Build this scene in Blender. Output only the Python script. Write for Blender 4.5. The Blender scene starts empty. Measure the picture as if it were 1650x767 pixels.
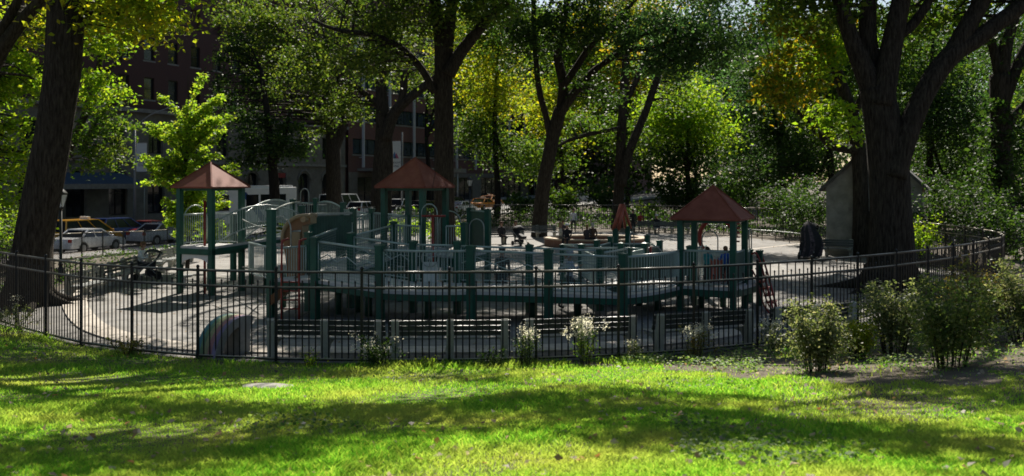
import bpy, bmesh, math, random
import numpy as np
from mathutils import Vector, Matrix
from math import sin, cos, pi, radians as R

C = bpy.context.scene.collection
scene = bpy.context.scene
random.seed(7)
RNG = np.random.default_rng(11)

# ------------------------------------------------------------------ camera, sky, sun, exposure
CAM_Z, FPX, PW, PH, HOR = 3.9, 1500.0, 1650.0, 767.0, 290.0
cam = bpy.data.cameras.new('camera')
cam.sensor_width = 36.0
cam.lens = 36.0 * FPX / PW
cam.shift_y = -(PH / 2 - HOR) / PW
cam.dof.use_dof = True; cam.dof.focus_distance = 23.0; cam.dof.aperture_fstop = 1.5
cam.clip_start, cam.clip_end = 0.1, 3000
cam_o = bpy.data.objects.new('camera', cam)
cam_o.location = (0, 0, CAM_Z)
cam_o.rotation_euler = (R(90), 0, 0)
C.objects.link(cam_o)
scene.camera = cam_o

SUN_EL, SUN_AZ = 43.0, 3.0          # azimuth from +Y towards +X
w = bpy.data.worlds.new('World'); scene.world = w; w.use_nodes = True
nt = w.node_tree
sky = nt.nodes.new('ShaderNodeTexSky'); sky.sky_type = 'NISHITA'; sky.sun_disc = False
sky.sun_elevation = R(SUN_EL); sky.sun_rotation = R(SUN_AZ)
bg = nt.nodes['Background']; bg.inputs[1].default_value = 0.058
nt.links.new(sky.outputs[0], bg.inputs[0])
sl = bpy.data.lights.new('sun', 'SUN'); sl.energy = 5.0; sl.angle = R(0.55); sl.color = (1.0, 0.93, 0.82)
so = bpy.data.objects.new('sun', sl); C.objects.link(so)
sd = Vector((sin(R(SUN_AZ)) * cos(R(SUN_EL)), cos(R(SUN_AZ)) * cos(R(SUN_EL)), sin(R(SUN_EL))))
so.rotation_euler = sd.to_track_quat('Z', 'Y').to_euler()
so.location = (0, 60, 60)
scene.view_settings.view_transform = 'Standard'
scene.view_settings.look = 'None'
scene.view_settings.exposure = 0.78
scene.view_settings.gamma = 1.0
scene.cycles.max_bounces = 6
scene.cycles.transparent_max_bounces = 8
scene.cycles.use_denoising = True
scene.cycles.filter_width = 1.65

# ------------------------------------------------------------------ helpers
def at(px, D, z=0.0):
    """photo column + distance -> a point on the ground plan"""
    return Vector(((px - 825.0) / FPX * D, D, z))
def P(px, py, D):
    return Vector(((px - 825.0) / FPX * D, D, CAM_Z - (py - HOR) / FPX * D))
def G(px, py, z=0.0):
    return at(px, (CAM_Z - z) * FPX / (py - HOR), z)

def tag(o, label=None, cat=None, group=None, kind=None):
    if label: o['label'] = label
    if cat: o['category'] = cat
    if group: o['group'] = group
    if kind: o['kind'] = kind
    return o
def thing(name, label, cat, loc=(0, 0, 0), rz=0.0, group=None):
    o = bpy.data.objects.new(name, None); C.objects.link(o)
    o.empty_display_size = 0.2
    o.location = loc; o.rotation_euler = (0, 0, rz)
    return tag(o, label, cat, group)
def copy_tree(o, loc=None, rz=None, label=None, parent=None):
    c = o.copy(); C.objects.link(c)
    if parent: c.parent = parent
    for ch in list(o.children): copy_tree(ch, parent=c)
    if loc is not None: c.location = loc
    if rz is not None: c.rotation_euler = (0, 0, rz)
    if label: c['label'] = label
    return c

class MB:
    def __init__(self): self.v, self.f, self.m, self.s = [], [], [], []
    def add(self, vs, fs, mi=0, sm=False):
        o = len(self.v); self.v += [tuple(p) for p in vs]
        for f in fs: self.f.append([i + o for i in f]); self.m.append(mi); self.s.append(sm)
    def box(self, c, s, rz=0.0, mi=0, M=None):
        hx, hy, hz = s[0] / 2, s[1] / 2, s[2] / 2
        ps = [Vector((x, y, z)) for z in (-hz, hz) for y in (-hy, hy) for x in (-hx, hx)]
        M = M if M is not None else Matrix.Rotation(rz, 3, 'Z')
        c = Vector(c)
        self.add([M @ p + c for p in ps], [(0, 2, 3, 1), (4, 5, 7, 6), (0, 1, 5, 4), (2, 6, 7, 3), (0, 4, 6, 2), (1, 3, 7, 5)], mi)
    def bar(self, a, b, wd, ht, mi=0, up=(0, 0, 1)):
        a, b = Vector(a), Vector(b); d = (b - a); L = d.length
        if L < 1e-6: return
        d /= L; u = Vector(up)
        if abs(d.dot(u)) > .98: u = Vector((1, 0, 0))
        s = d.cross(u).normalized(); u = s.cross(d)
        M = Matrix((d, s, u)).transposed()
        self.box((a + b) / 2, (L, wd, ht), mi=mi, M=M)
    def tube(self, pts, r, n=8, mi=0, sub=0, cap=True, wob=0.0, sm=True):
        pts = [Vector(p) for p in pts]
        rs = list(r) if isinstance(r, (list, tuple)) else [r] * len(pts)
        if sub: pts, rs = spline(pts, rs, sub)
        rings = []; prev = None
        for i, p in enumerate(pts):
            t = (pts[min(i + 1, len(pts) - 1)] - pts[max(i - 1, 0)])
            if t.length < 1e-9: t = Vector((0, 0, 1))
            t.normalize()
            if prev is None:
                ref = Vector((1, 0, 0)) if abs(t.x) < .9 else Vector((0, 1, 0))
                prev = (ref - t * ref.dot(t)).normalized()
            else:
                prev = (prev - t * prev.dot(t))
                prev = prev.normalized() if prev.length > 1e-6 else t.orthogonal().normalized()
            q = t.cross(prev)
            rings.append([p + (prev * cos(2 * pi * k / n) + q * sin(2 * pi * k / n)) * rs[i] * (1 + (wob * (sin(k * 2.3 + i * .35) * .6 + sin(k * 4.1 - i * .2 + 1) * .4) if wob else 0)) for k in range(n)])
        vs = [v for rg in rings for v in rg]; fs = []
        for i in range(len(rings) - 1):
            for k in range(n):
                k2 = (k + 1) % n
                fs.append((i * n + k, i * n + k2, (i + 1) * n + k2, (i + 1) * n + k))
        self.add(vs, fs, mi, sm)
        if cap:
            o = len(self.v) - len(vs)
            self.f.append([o + k for k in reversed(range(n))]); self.m.append(mi); self.s.append(False)
            self.f.append([o + (len(rings) - 1) * n + k for k in range(n)]); self.m.append(mi); self.s.append(False)
    def prism(self, poly, z0, z1, mi=0, mside=None):
        n = len(poly); z0s = z0 if hasattr(z0, '__len__') else [z0] * n; z1s = z1 if hasattr(z1, '__len__') else [z1] * n
        vs = [(p[0], p[1], z) for p, z in zip(poly, z0s)] + [(p[0], p[1], z) for p, z in zip(poly, z1s)]
        self.add(vs, [list(reversed(range(n))), list(range(n, 2 * n))], mi)
        self.add(vs, [(i, (i + 1) % n, n + (i + 1) % n, n + i) for i in range(n)], mi if mside is None else mside)
    def ell(self, c, r, nu=12, nv=8, mi=0, M=None, sm=True, zmin=-1.0):
        c = Vector(c); vs = []; fs = []
        th0 = math.acos(max(-1, min(1, zmin)))
        for j in range(nv + 1):
            th = th0 * j / nv
            for i in range(nu):
                p = Vector((r[0] * sin(th) * cos(2 * pi * i / nu), r[1] * sin(th) * sin(2 * pi * i / nu), r[2] * cos(th)))
                vs.append(c + (M @ p if M is not None else p))
        for j in range(nv):
            for i in range(nu):
                i2 = (i + 1) % nu
                fs.append((j * nu + i, (j + 1) * nu + i, (j + 1) * nu + i2, j * nu + i2))
        self.add(vs, fs, mi, sm)
    def build(self, name, mats, parent=None, world=False, bevel=0.0):
        me = bpy.data.meshes.new(name)
        v = self.v
        if world and parent is not None:
            l = parent.location; v = [(p[0] - l.x, p[1] - l.y, p[2] - l.z) for p in v]
        me.from_pydata(v, [], self.f)
        for m in (mats if isinstance(mats, (list, tuple)) else [mats]): me.materials.append(m)
        me.polygons.foreach_set('material_index', self.m)
        me.polygons.foreach_set('use_smooth', self.s)
        me.update()
        if bevel:
            bm = bmesh.new(); bm.from_mesh(me)
            bmesh.ops.remove_doubles(bm, verts=bm.verts, dist=1e-5)
            es = [e for e in bm.edges if len(e.link_faces) == 2 and e.calc_face_angle(0) > .5]
            bmesh.ops.bevel(bm, geom=es, offset=bevel, segments=2, affect='EDGES', profile=.6)
            bm.to_mesh(me); bm.free()
        o = bpy.data.objects.new(name, me); C.objects.link(o)
        if parent is not None: o.parent = parent
        return o

def spline(pts, rs, sub):
    out, ro = [], []
    n = len(pts)
    for i in range(n - 1):
        p0, p1, p2, p3 = pts[max(i - 1, 0)], pts[i], pts[i + 1], pts[min(i + 2, n - 1)]
        for k in range(sub):
            t = k / sub
            out.append(0.5 * ((2 * p1) + (p2 - p0) * t + (2 * p0 - 5 * p1 + 4 * p2 - p3) * t * t + (3 * p1 - p0 - 3 * p2 + p3) * t ** 3))
            ro.append(rs[i] * (1 - t) + rs[i + 1] * t)
    out.append(pts[-1]); ro.append(rs[-1])
    return out, ro

# ------------------------------------------------------------------ materials
def pmat(name, col, rough=.6, metal=0.0, var=.15, scale=6.0, bump=0.0, stretch=(1, 1, 1), col2=None, spec=.5, bscale=None, detail=6.0):
    m = bpy.data.materials.new(name); m.use_nodes = True
    t = m.node_tree; b = t.nodes['Principled BSDF']
    b.inputs['Roughness'].default_value = rough; b.inputs['Metallic'].default_value = metal
    b.inputs['Specular IOR Level'].default_value = spec
    tc = t.nodes.new('ShaderNodeTexCoord'); mp = t.nodes.new('ShaderNodeMapping'); mp.inputs['Scale'].default_value = stretch
    t.links.new(tc.outputs['Object'], mp.inputs[0])
    nz = t.nodes.new('ShaderNodeTexNoise'); nz.inputs['Scale'].default_value = scale; nz.inputs['Detail'].default_value = detail; nz.inputs['Roughness'].default_value = .62
    t.links.new(mp.outputs[0], nz.inputs['Vector'])
    cr = t.nodes.new('ShaderNodeValToRGB')
    c2 = col2 if col2 else tuple(min(1, c * (1 + var)) for c in col)
    c1 = col if col2 else tuple(c * (1 - var) for c in col)
    cr.color_ramp.elements[0].position = .34; cr.color_ramp.elements[1].position = .66
    cr.color_ramp.elements[0].color = (*c1, 1); cr.color_ramp.elements[1].color = (*c2, 1)
    t.links.new(nz.outputs['Fac'], cr.inputs[0]); t.links.new(cr.outputs[0], b.inputs['Base Color'])
    if bump:
        n2 = t.nodes.new('ShaderNodeTexNoise'); n2.inputs['Scale'].default_value = bscale or scale * 3; n2.inputs['Detail'].default_value = 5
        t.links.new(mp.outputs[0], n2.inputs['Vector'])
        bp = t.nodes.new('ShaderNodeBump'); bp.inputs['Strength'].default_value = bump; bp.inputs['Distance'].default_value = .12 if bump >= .99 else .03
        t.links.new(n2.outputs['Fac'], bp.inputs['Height']); t.links.new(bp.outputs[0], b.inputs['Normal'])
    return m

def leafmat(name, cols, trans=.5, tint=(1.0, 1.08, .40), rough=.58, patch=None):
    """leaf: glossy-ish front plus light through the blade; colour varies leaf by leaf"""
    m = bpy.data.materials.new(name); m.use_nodes = True
    t = m.node_tree; t.nodes.clear()
    out = t.nodes.new('ShaderNodeOutputMaterial')
    ge = t.nodes.new('ShaderNodeNewGeometry')
    cr = t.nodes.new('ShaderNodeValToRGB'); el = cr.color_ramp.elements
    while len(el) < len(cols): el.new(.5)
    for i, c in enumerate(cols): el[i].position = i / max(1, len(cols) - 1); el[i].color = (*c, 1)
    t.links.new(ge.outputs['Random Per Island'], cr.inputs[0])
    colout = cr.outputs[0]
    if patch:
        tc = t.nodes.new('ShaderNodeTexCoord'); nz = t.nodes.new('ShaderNodeTexNoise'); nz.inputs['Scale'].default_value = patch[1]; nz.inputs['Detail'].default_value = 4
        t.links.new(tc.outputs['Object'], nz.inputs['Vector'])
        mr = t.nodes.new('ShaderNodeMapRange'); mr.inputs[1].default_value = .42; mr.inputs[2].default_value = .68
        t.links.new(nz.outputs['Fac'], mr.inputs[0])
        mx = t.nodes.new('ShaderNodeMix'); mx.data_type = 'RGBA'; mx.blend_type = 'MIX'
        t.links.new(mr.outputs[0], mx.inputs[0]); t.links.new(colout, mx.inputs[6]); mx.inputs[7].default_value = (*patch[0], 1)
        colout = mx.outputs[2]
    pb = t.nodes.new('ShaderNodeBsdfPrincipled'); pb.inputs['Roughness'].default_value = rough; pb.inputs['Specular IOR Level'].default_value = .18
    t.links.new(colout, pb.inputs['Base Color'])
    tl = t.nodes.new('ShaderNodeBsdfTranslucent')
    mu = t.nodes.new('ShaderNodeMix'); mu.data_type = 'RGBA'; mu.blend_type = 'MULTIPLY'; mu.inputs[0].default_value = 1
    t.links.new(colout, mu.inputs[6]); mu.inputs[7].default_value = (*[c * 2.75 for c in tint], 1)
    t.links.new(mu.outputs[2], tl.inputs[0])
    mix = t.nodes.new('ShaderNodeMixShader'); mix.inputs[0].default_value = trans
    t.links.new(pb.outputs[0], mix.inputs[1]); t.links.new(tl.outputs[0], mix.inputs[2])
    t.links.new(mix.outputs[0], out.inputs[0])
    return m

M = {}
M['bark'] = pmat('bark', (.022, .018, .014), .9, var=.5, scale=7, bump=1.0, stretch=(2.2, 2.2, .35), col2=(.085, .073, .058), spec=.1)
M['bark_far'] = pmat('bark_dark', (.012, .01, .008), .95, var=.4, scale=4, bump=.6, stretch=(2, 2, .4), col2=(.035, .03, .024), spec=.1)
M['pave'] = pmat('playground_asphalt', (.14, .132, .122), .85, scale=1.5, bump=.3, col2=(.25, .237, .22), bscale=60, detail=9)
M['safety'] = pmat('safety_surface', (.20, .19, .175), .85, scale=1.3, bump=.3, col2=(.31, .295, .275), bscale=70, detail=9)
M['kerb'] = pmat('kerb_concrete', (.42, .37, .31), .8, scale=2.5, bump=.2, col2=(.58, .52, .45), bscale=50)
M['concrete'] = pmat('bench_concrete', (.34, .33, .27), .85, scale=5, bump=.35, col2=(.48, .47, .40), bscale=60)
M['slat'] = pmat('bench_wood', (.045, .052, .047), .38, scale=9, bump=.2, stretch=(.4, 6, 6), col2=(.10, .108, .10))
M['seatwood'] = pmat('sunlit_seat_wood', (.17, .18, .175), .4, scale=9, bump=.2, stretch=(.4, 6, 6), col2=(.27, .28, .275))  # lighter than the slats: sunlight on the seat tops put into the colour
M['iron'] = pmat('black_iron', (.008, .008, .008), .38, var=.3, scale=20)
M['ironrail'] = pmat('sunlit_iron_rail', (.34, .29, .215), .36, var=.3, scale=6, spec=.8)  # pale tube along the black rails, the sun's gleam set into its colour
M['green'] = pmat('green_painted_steel', (.0015, .070, .042), .5, var=.25, scale=3, spec=.5)
M['greenlite'] = pmat('grey_green_rail', (.36, .43, .40), .33, var=.15, scale=5)
M['greenpanel'] = pmat('green_panel', (.03, .085, .068), .45, var=.2, scale=3)
M['galv'] = pmat('grey_steel', (.33, .35, .33), .35, metal=.4, var=.15, scale=8)
M['wire'] = pmat('mesh_wire', (.17, .23, .21), .5, var=.1)
M['deck'] = pmat('deck_coating', (.40, .39, .385), .55, scale=3, bump=.2, col2=(.52, .51, .50), bscale=90)
M['under'] = pmat('deck_underside', (.03, .045, .04), .7)
M['roof'] = pmat('red_brown_roof', (.23, .062, .04), .7, scale=2.6, col2=(.30, .096, .064), bump=.08, bscale=14, spec=.25)
M['red'] = pmat('red_painted_tube', (.27, .028, .017), .4, var=.2)
M['orange'] = pmat('faded_red_tube', (.36, .085, .05), .45, var=.2)
M['tan'] = pmat('tan_slide', (.30, .21, .115), .45, var=.12, scale=3)
M['brownslide'] = pmat('brown_slide', (.24, .115, .05), .45, var=.12, scale=3)
M['white'] = pmat('white_plastic', (.6, .6, .58), .5, var=.06)
M['brick'] = None
M['asphalt'] = pmat('street_asphalt', (.04, .04, .042), .85, scale=3, bump=.3, col2=(.065, .064, .063), bscale=60)
M['sidewalk'] = pmat('sidewalk_concrete', (.24, .23, .22), .85, scale=2, bump=.2, col2=(.34, .33, .31))
M['line'] = pmat('road_paint', (.7, .69, .65), .7, var=.12, scale=8)
M['earth'] = pmat('earth', (.055, .043, .028), .95, scale=2.2, bump=.6, col2=(.12, .095, .065), bscale=30)
M['lawn'] = pmat('lawn_soil', (.055, .045, .024), .95, scale=1.6, bump=.6, col2=(.14, .11, .075), bscale=40)
M['stone'] = pmat('hut_stone', (.18, .175, .15), .85, scale=2.2, bump=.3, col2=(.29, .28, .245))
M['hutroof'] = pmat('hut_slate', (.05, .05, .045), .85, scale=6, bump=.3, col2=(.09, .088, .08))
M['dark'] = pmat('dark_opening', (.006, .006, .007), .3, var=.2)
M['slab'] = pmat('stone_slab', (.27, .25, .22), .9, scale=6, bump=.4, col2=(.38, .36, .32))
M['ringcap'] = pmat('ring_cap_stone', (.40, .31, .21), .8, scale=5, bump=.2, col2=(.52, .41, .29))
M['glassd'] = pmat('dark_window_glass', (.012, .016, .02), .08, var=.2, spec=.7)
M['glassb'] = pmat('blue_grey_window_glass', (.03, .045, .06), .1, var=.3, scale=1.2, spec=.7)
M['limestone'] = pmat('limestone', (.11, .10, .08), .85, scale=2, bump=.2, col2=(.17, .155, .125))
M['trim'] = pmat('stone_trim', (.15, .14, .12), .8, scale=3, col2=(.21, .2, .18))
M['whitefin'] = pmat('white_metal_fin', (.45, .46, .47), .4, var=.08)
M['tyre'] = pmat('tyre_rubber', (.012, .012, .012), .8, var=.2)
M['rim'] = pmat('wheel_alloy', (.4, .4, .41), .3, metal=.7, var=.1)
M['chrome'] = pmat('chrome', (.6, .6, .6), .2, metal=.9, var=.05)
M['tail'] = pmat('tail_lamp_red', (.35, .012, .01), .25, var=.1)
M['lampglass'] = pmat('headlamp_glass', (.7, .7, .68), .15, var=.05)

def brickmat(name, c1, c2, mortar):
    m = bpy.data.materials.new(name); m.use_nodes = True; t = m.node_tree; b = t.nodes['Principled BSDF']
    tc = t.nodes.new('ShaderNodeTexCoord'); sx = t.nodes.new('ShaderNodeSeparateXYZ'); cx = t.nodes.new('ShaderNodeCombineXYZ')
    ad = t.nodes.new('ShaderNodeMath'); ad.operation = 'ADD'
    t.links.new(tc.outputs['Object'], sx.inputs[0]); t.links.new(sx.outputs[0], ad.inputs[0]); t.links.new(sx.outputs[1], ad.inputs[1])
    t.links.new(ad.outputs[0], cx.inputs[0]); t.links.new(sx.outputs[2], cx.inputs[1])
    br = t.nodes.new('ShaderNodeTexBrick'); br.inputs['Scale'].default_value = 4.6
    br.inputs['Color1'].default_value = (*c1, 1); br.inputs['Color2'].default_value = (*c2, 1); br.inputs['Mortar'].default_value = (*mortar, 1)
    br.inputs['Mortar Size'].default_value = .016
    t.links.new(cx.outputs[0], br.inputs['Vector']); t.links.new(br.outputs['Color'], b.inputs['Base Color'])
    b.inputs['Roughness'].default_value = .88
    return m
M['brick'] = brickmat('dark_red_brick', (.05, .019, .015), (.07, .025, .019), (.045, .036, .032))
M['brick2'] = brickmat('red_brick', (.10, .042, .032), (.135, .056, .042), (.10, .08, .07))
def joints(m, sx, sy, dark=.72):
    """expansion joints and broad stains multiplied into a paving material"""
    t = m.node_tree; b = t.nodes['Principled BSDF']; src = b.inputs['Base Color'].links[0].from_socket
    tc = t.nodes.new('ShaderNodeTexCoord'); br = t.nodes.new('ShaderNodeTexBrick'); br.offset = 0; br.inputs['Scale'].default_value = 1
    br.inputs['Brick Width'].default_value = sx; br.inputs['Row Height'].default_value = sy; br.inputs['Mortar Size'].default_value = .018
    for k, v in (('Color1', 1), ('Color2', .93), ('Mortar', dark * .6)): br.inputs[k].default_value = (v, v, v, 1)
    nz = t.nodes.new('ShaderNodeTexNoise'); nz.inputs['Scale'].default_value = .45; nz.inputs['Detail'].default_value = 8; nz.inputs['Roughness'].default_value = .7
    cr = t.nodes.new('ShaderNodeValToRGB'); cr.color_ramp.elements[0].position = .36; cr.color_ramp.elements[1].position = .6; cr.color_ramp.elements[0].color = (dark, dark * .98, dark * .95, 1)
    t.links.new(tc.outputs['Object'], br.inputs['Vector']); t.links.new(tc.outputs['Object'], nz.inputs['Vector']); t.links.new(nz.outputs['Fac'], cr.inputs[0])
    for q in (br.outputs['Color'], cr.outputs[0]):
        mx = t.nodes.new('ShaderNodeMix'); mx.data_type = 'RGBA'; mx.blend_type = 'MULTIPLY'; mx.inputs[0].default_value = 1
        t.links.new(src, mx.inputs[6]); t.links.new(q, mx.inputs[7]); src = mx.outputs[2]
    t.links.new(src, b.inputs['Base Color'])
joints(M['safety'], 3.0, 3.0); joints(M['pave'], 2.4, 4.8); joints(M['kerb'], 1.5, 40); joints(M['roof'], 50, 50, .8)
M['ringbrick'] = brickmat('ring_brick', (.17, .075, .05), (.22, .10, .065), (.2, .16, .13))

LEAF = {
 'bright': leafmat('leaf_bright_green', [(0.048, 0.108, 0.014), (0.096, 0.174, 0.017), (0.132, 0.204, 0.022), (0.174, 0.210, 0.024)], .55, tint=(1.25, 1.2, .42)),
 'yellow': leafmat('leaf_yellow_green', [(0.072, 0.120, 0.014), (0.120, 0.174, 0.019), (0.168, 0.198, 0.022), (0.240, 0.204, 0.017)], .55, tint=(1.25, 1.2, .42)),
 'mid': leafmat('leaf_mid_green', [(.022, .052, .012), (.044, .086, .017), (.068, .110, .020), (.110, .136, .025)], .45),
 'olive': leafmat('leaf_olive', [(.028, .055, .014), (.055, .091, .020), (.088, .122, .026), (.125, .138, .03)], .42),
 'dark': leafmat('leaf_dark_green', [(.010, .028, .010), (.022, .048, .013), (.036, .066, .017), (.052, .084, .022)], .35),
 'blue': leafmat('leaf_blue_green', [(0.027, 0.061, 0.027), (0.047, 0.088, 0.034), (0.068, 0.115, 0.041)], .4, tint=(1.0, 1.15, .6)),
 'autumn': leafmat('leaf_autumn', [(0.056, 0.106, 0.018), (0.088, 0.138, 0.020), (0.125, 0.169, 0.020), (0.200, 0.188, 0.020), (0.250, 0.144, 0.015), (0.062, 0.112, 0.018), (0.075, 0.125, 0.018)], .5, tint=(1.25, 1.2, .42)),
 'shrub': leafmat('leaf_grey_green', [(.055, .085, .035), (.09, .12, .05), (.13, .16, .075), (.22, .22, .15)], .42, tint=(1.15, 1.1, .6), rough=.45),
 'rust': leafmat('leaf_rust', [(.11, .08, .04), (.16, .11, .05), (.09, .11, .04), (.12, .13, .06)], .5),
 'pale': leafmat('flower_pale', [(.45, .43, .34), (.6, .58, .5), (.35, .33, .2)], .4, tint=(1, 1, .9)),
 'grass': leafmat('grass_blades', [(.045, .145, .022), (.08, .205, .03), (.12, .255, .042), (.20, .26, .08)], .56, tint=(1.36, 1.25, .48), patch=((.185, .23, .085), .55)),
 'dead': leafmat('fallen_leaf', [(.30, .25, .16), (.24, .13, .05), (.45, .42, .36), (.14, .09, .05)], .3, tint=(1, .9, .7)),
 'clover': leafmat('clover', [(.05, .12, .02), (.08, .16, .03), (.13, .20, .06), (.24, .28, .15)], .4, tint=(1.1, 1.1, .5)),
}

# ------------------------------------------------------------------ foliage
def leaf_mesh(name, pts, size, mat, parent=None, upness=.8, aspect=.62, world=True):
    n = len(pts)
    nrm = RNG.normal(size=(n, 3)) * .62; nrm[:, 2] += upness
    nrm /= np.linalg.norm(nrm, axis=1, keepdims=True) + 1e-9
    a = RNG.normal(size=(n, 3)); a -= nrm * (a * nrm).sum(1, keepdims=True)
    a /= np.linalg.norm(a, axis=1, keepdims=True) + 1e-9
    b = np.cross(nrm, a)
    L = (size * RNG.uniform(.6, 1.3, n))[:, None]; W = L * aspect
    V = np.empty((n, 4, 3))
    V[:, 0] = pts - a * L * .5
    V[:, 1] = pts + b * W * .5 - a * L * .06 + nrm * W * .12
    V[:, 2] = pts + a * L * .5 - nrm * L * .1
    V[:, 3] = pts - b * W * .5 - a * L * .06 + nrm * W * .12
    return quad_mesh(name, V, mat, parent, world)
def quad_mesh(name, V, mat, parent=None, world=True):
    n, k = V.shape[0], V.shape[1]
    if world and parent is not None: V = V - np.array(parent.location)[None, None, :]
    me = bpy.data.meshes.new(name)
    me.vertices.add(n * k); me.vertices.foreach_set('co', V.reshape(-1).astype(np.float32))
    me.loops.add(n * k); me.loops.foreach_set('vertex_index', np.arange(n * k, dtype=np.int32))
    me.polygons.add(n); me.polygons.foreach_set('loop_start', np.arange(0, n * k, k, dtype=np.int32))
    me.polygons.foreach_set('loop_total', np.full(n, k, dtype=np.int32))
    me.materials.append(mat); me.update(calc_edges=True)
    o = bpy.data.objects.new(name, me); C.objects.link(o)
    if parent is not None: o.parent = parent
    return o
def clumps(c, r, n, per=38, cr=.55, shell=.45, flat=.5):
    """n leaf points in ragged clumps spread through an ellipsoid; returns (points, clump centres)"""
    k = max(3, n // per)
    d = RNG.normal(size=(k, 3)); d /= np.linalg.norm(d, axis=1, keepdims=True)
    rad = (shell + (1 - shell) * RNG.random(k)) * RNG.choice([1, 1, 1, 1.16, .7], k)
    cc = np.array(c)[None] + d * rad[:, None] * np.array(r)[None]
    idx = RNG.integers(0, k, n)
    cs = cr * RNG.uniform(.5, 1.5, k)
    g = RNG.normal(size=(n, 3)) * cs[idx][:, None]; g[:, 2] *= flat
    # drooping sprays: leaves slide down away from the clump centre
    g[:, 2] -= .25 * np.hypot(g[:, 0], g[:, 1])
    return cc[idx] + g, cc

DENS, LSC = 1.55, 1.05
def tree(name, label, base, stems, balls, leaf, lsize, cat='tree', group=None, bark='bark', rootflare=0.0, nseg=14, twigs=22, cr=.55, aspect=.62, per=62, wob=.05, shell=.45, trunkname='trunk'):
    """stems: list of (points, radii) in world space; balls: (centre, radii, leaf count[, leaf material])"""
    t = thing(name, label, cat, base, 0, group)
    mb = MB()
    for i, (pts, rs) in enumerate(stems):
        mb.tube(pts, rs, nseg if i == 0 else max(6, nseg - 4), sub=5, wob=wob, cap=True)
    allp = {}; 
    spts = []
    for pts, rs in stems:
        a, b = spline([Vector(p) for p in pts], list(rs), 5)
        spts += list(zip(a, b))
    sarr = np.array([tuple(p) for p, _ in spts]); srad = np.array([q for _, q in spts])
    for bl in balls:
        c, r, n = bl[:3]; n = int(n * DENS); lm = bl[3] if len(bl) > 3 else leaf
        pp, cc = clumps(c, r, n, per=per, cr=cr, shell=shell)
        allp.setdefault(lm, []).append(pp)
        for q in cc[:twigs]:
            d2 = ((sarr - q) ** 2).sum(1) + np.where(sarr[:, 2] > q[2] + .5, 9.0, 0)
            j = int(d2.argmin()); s = Vector(sarr[j]); e = Vector(q)
            if (e - s).length < .3 or (e - s).length > 9: continue
            mid = (s + e) / 2 + Vector((random.uniform(-.3, .3), random.uniform(-.3, .3), random.uniform(.0, .5))) * min(1, (e - s).length / 4)
            r0 = min(srad[j] * .55, .018 * (e - s).length + .012)
            mb.tube([s, mid, e], [r0, r0 * .6, r0 * .2], 5, sub=3, cap=False)
    mb.build(trunkname, M[bark], t, world=True)
    for lm, ps in allp.items():
        leaf_mesh('crown', np.concatenate(ps), lsize * LSC, LEAF[lm], t, aspect=aspect)
    return t

def shrub(name, label, base, w, h, n, leaf, lsize, cat='shrub', group=None, stems=9, flowers=None, cr=.12, d=None, per=24):
    t = thing(name, label, cat, base, 0, group)
    b = Vector(base); mb = MB(); d = d or w
    tips = []
    for i in range(stems):
        a = 2 * pi * i / stems + random.uniform(-.3, .3); q = random.uniform(.35, 1)
        tip = b + Vector((cos(a) * w * .42 * q, sin(a) * d * .42 * q, h * random.uniform(.62, 1.08)))
        mid = b + Vector((cos(a) * w * .25 * q, sin(a) * d * .25 * q, h * .45))
        mb.tube([b + Vector((cos(a) * w * .15 * q, sin(a) * d * .15 * q, -.05)), mid, tip], [.008 + .003 * h, .006, .003], 5, sub=3)
        tips.append(tip)
    mb.build('stem', M['bark'], t, world=True)
    pp, _ = clumps(b + Vector((0, 0, h * .56)), (w * .44, d * .44, h * .36), int(n * .42), per=per, cr=cr, shell=.3, flat=.9)
    ax = np.array([[tuple(b.lerp(x, u) + Vector((0, 0, h * .12 * u * (1 - u)))) for u in (.3, .42, .54, .66, .76, .85, .93, 1.0)] for x in tips])
    m = int(n * .58); si = RNG.integers(0, len(tips), m); ui = RNG.integers(0, 8, m)
    ex = ax[si, ui] + RNG.normal(size=(m, 3)) * np.array([.075, .075, .06]) * (max(.5, h) * (1.15 - .07 * ui))[:, None]
    pp = np.concatenate([pp, ex]); pp = pp[pp[:, 2] > b.z + .03]
    leaf_mesh('foliage', pp, lsize, LEAF[leaf], t)
    if flowers:
        fm, fn, fs = flowers
        f = np.array([tuple(b + Vector((random.gauss(0, w * .25), random.gauss(0, d * .25), h * random.uniform(.75, 1.15)))) for _ in range(max(3, fn // 22))])
        fp = f[RNG.integers(0, len(f), fn)] + RNG.normal(size=(fn, 3)) * .045
        tag(leaf_mesh('flower_heads', fp, fs, LEAF[fm], t, upness=.3), kind='stuff')
    return t

# ------------------------------------------------------------------ setting: terrain, paving, street
FENCE = [at(*q) for q in [(-10, 25.6), (10, 24.8), (62, 23.4), (107, 22.3), (174, 21.3), (258, 20.6), (360, 20.05), (468, 19.8), (604, 19.7), (744, 19.75), (884, 19.95), (1020, 20.4), (1149, 21.1), (1265, 22.2), (1366, 23.5), (1466, 25.4), (1540, 27.6), (1590, 30.0), (1618, 32.4)]]
YF_X = [p.x for p in FENCE]; YF_Y = [p.y for p in FENCE]
ST_A = Vector((-25.5, 58)); ST_D = Vector((sin(R(25)), cos(R(25)))); ST_N = Vector((-cos(R(25)), sin(R(25))))
def street(t, s, z=-0.6):
    p = ST_A + ST_D * t + ST_N * s
    return Vector((p.x, p.y, z + .0145 * max(0.0, min(t, 120))))
def yf(x):
    if x < YF_X[0]: return YF_Y[0] + (YF_X[0] - x) * .6
    if x > YF_X[-1]: return YF_Y[-1] + (x - YF_X[-1]) * 1.6
    return float(np.interp(x, YF_X, YF_Y))
def sm(a, b, x):
    t = max(0.0, min(1.0, (x - a) / (b - a))); return t * t * (3 - 2 * t)
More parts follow.
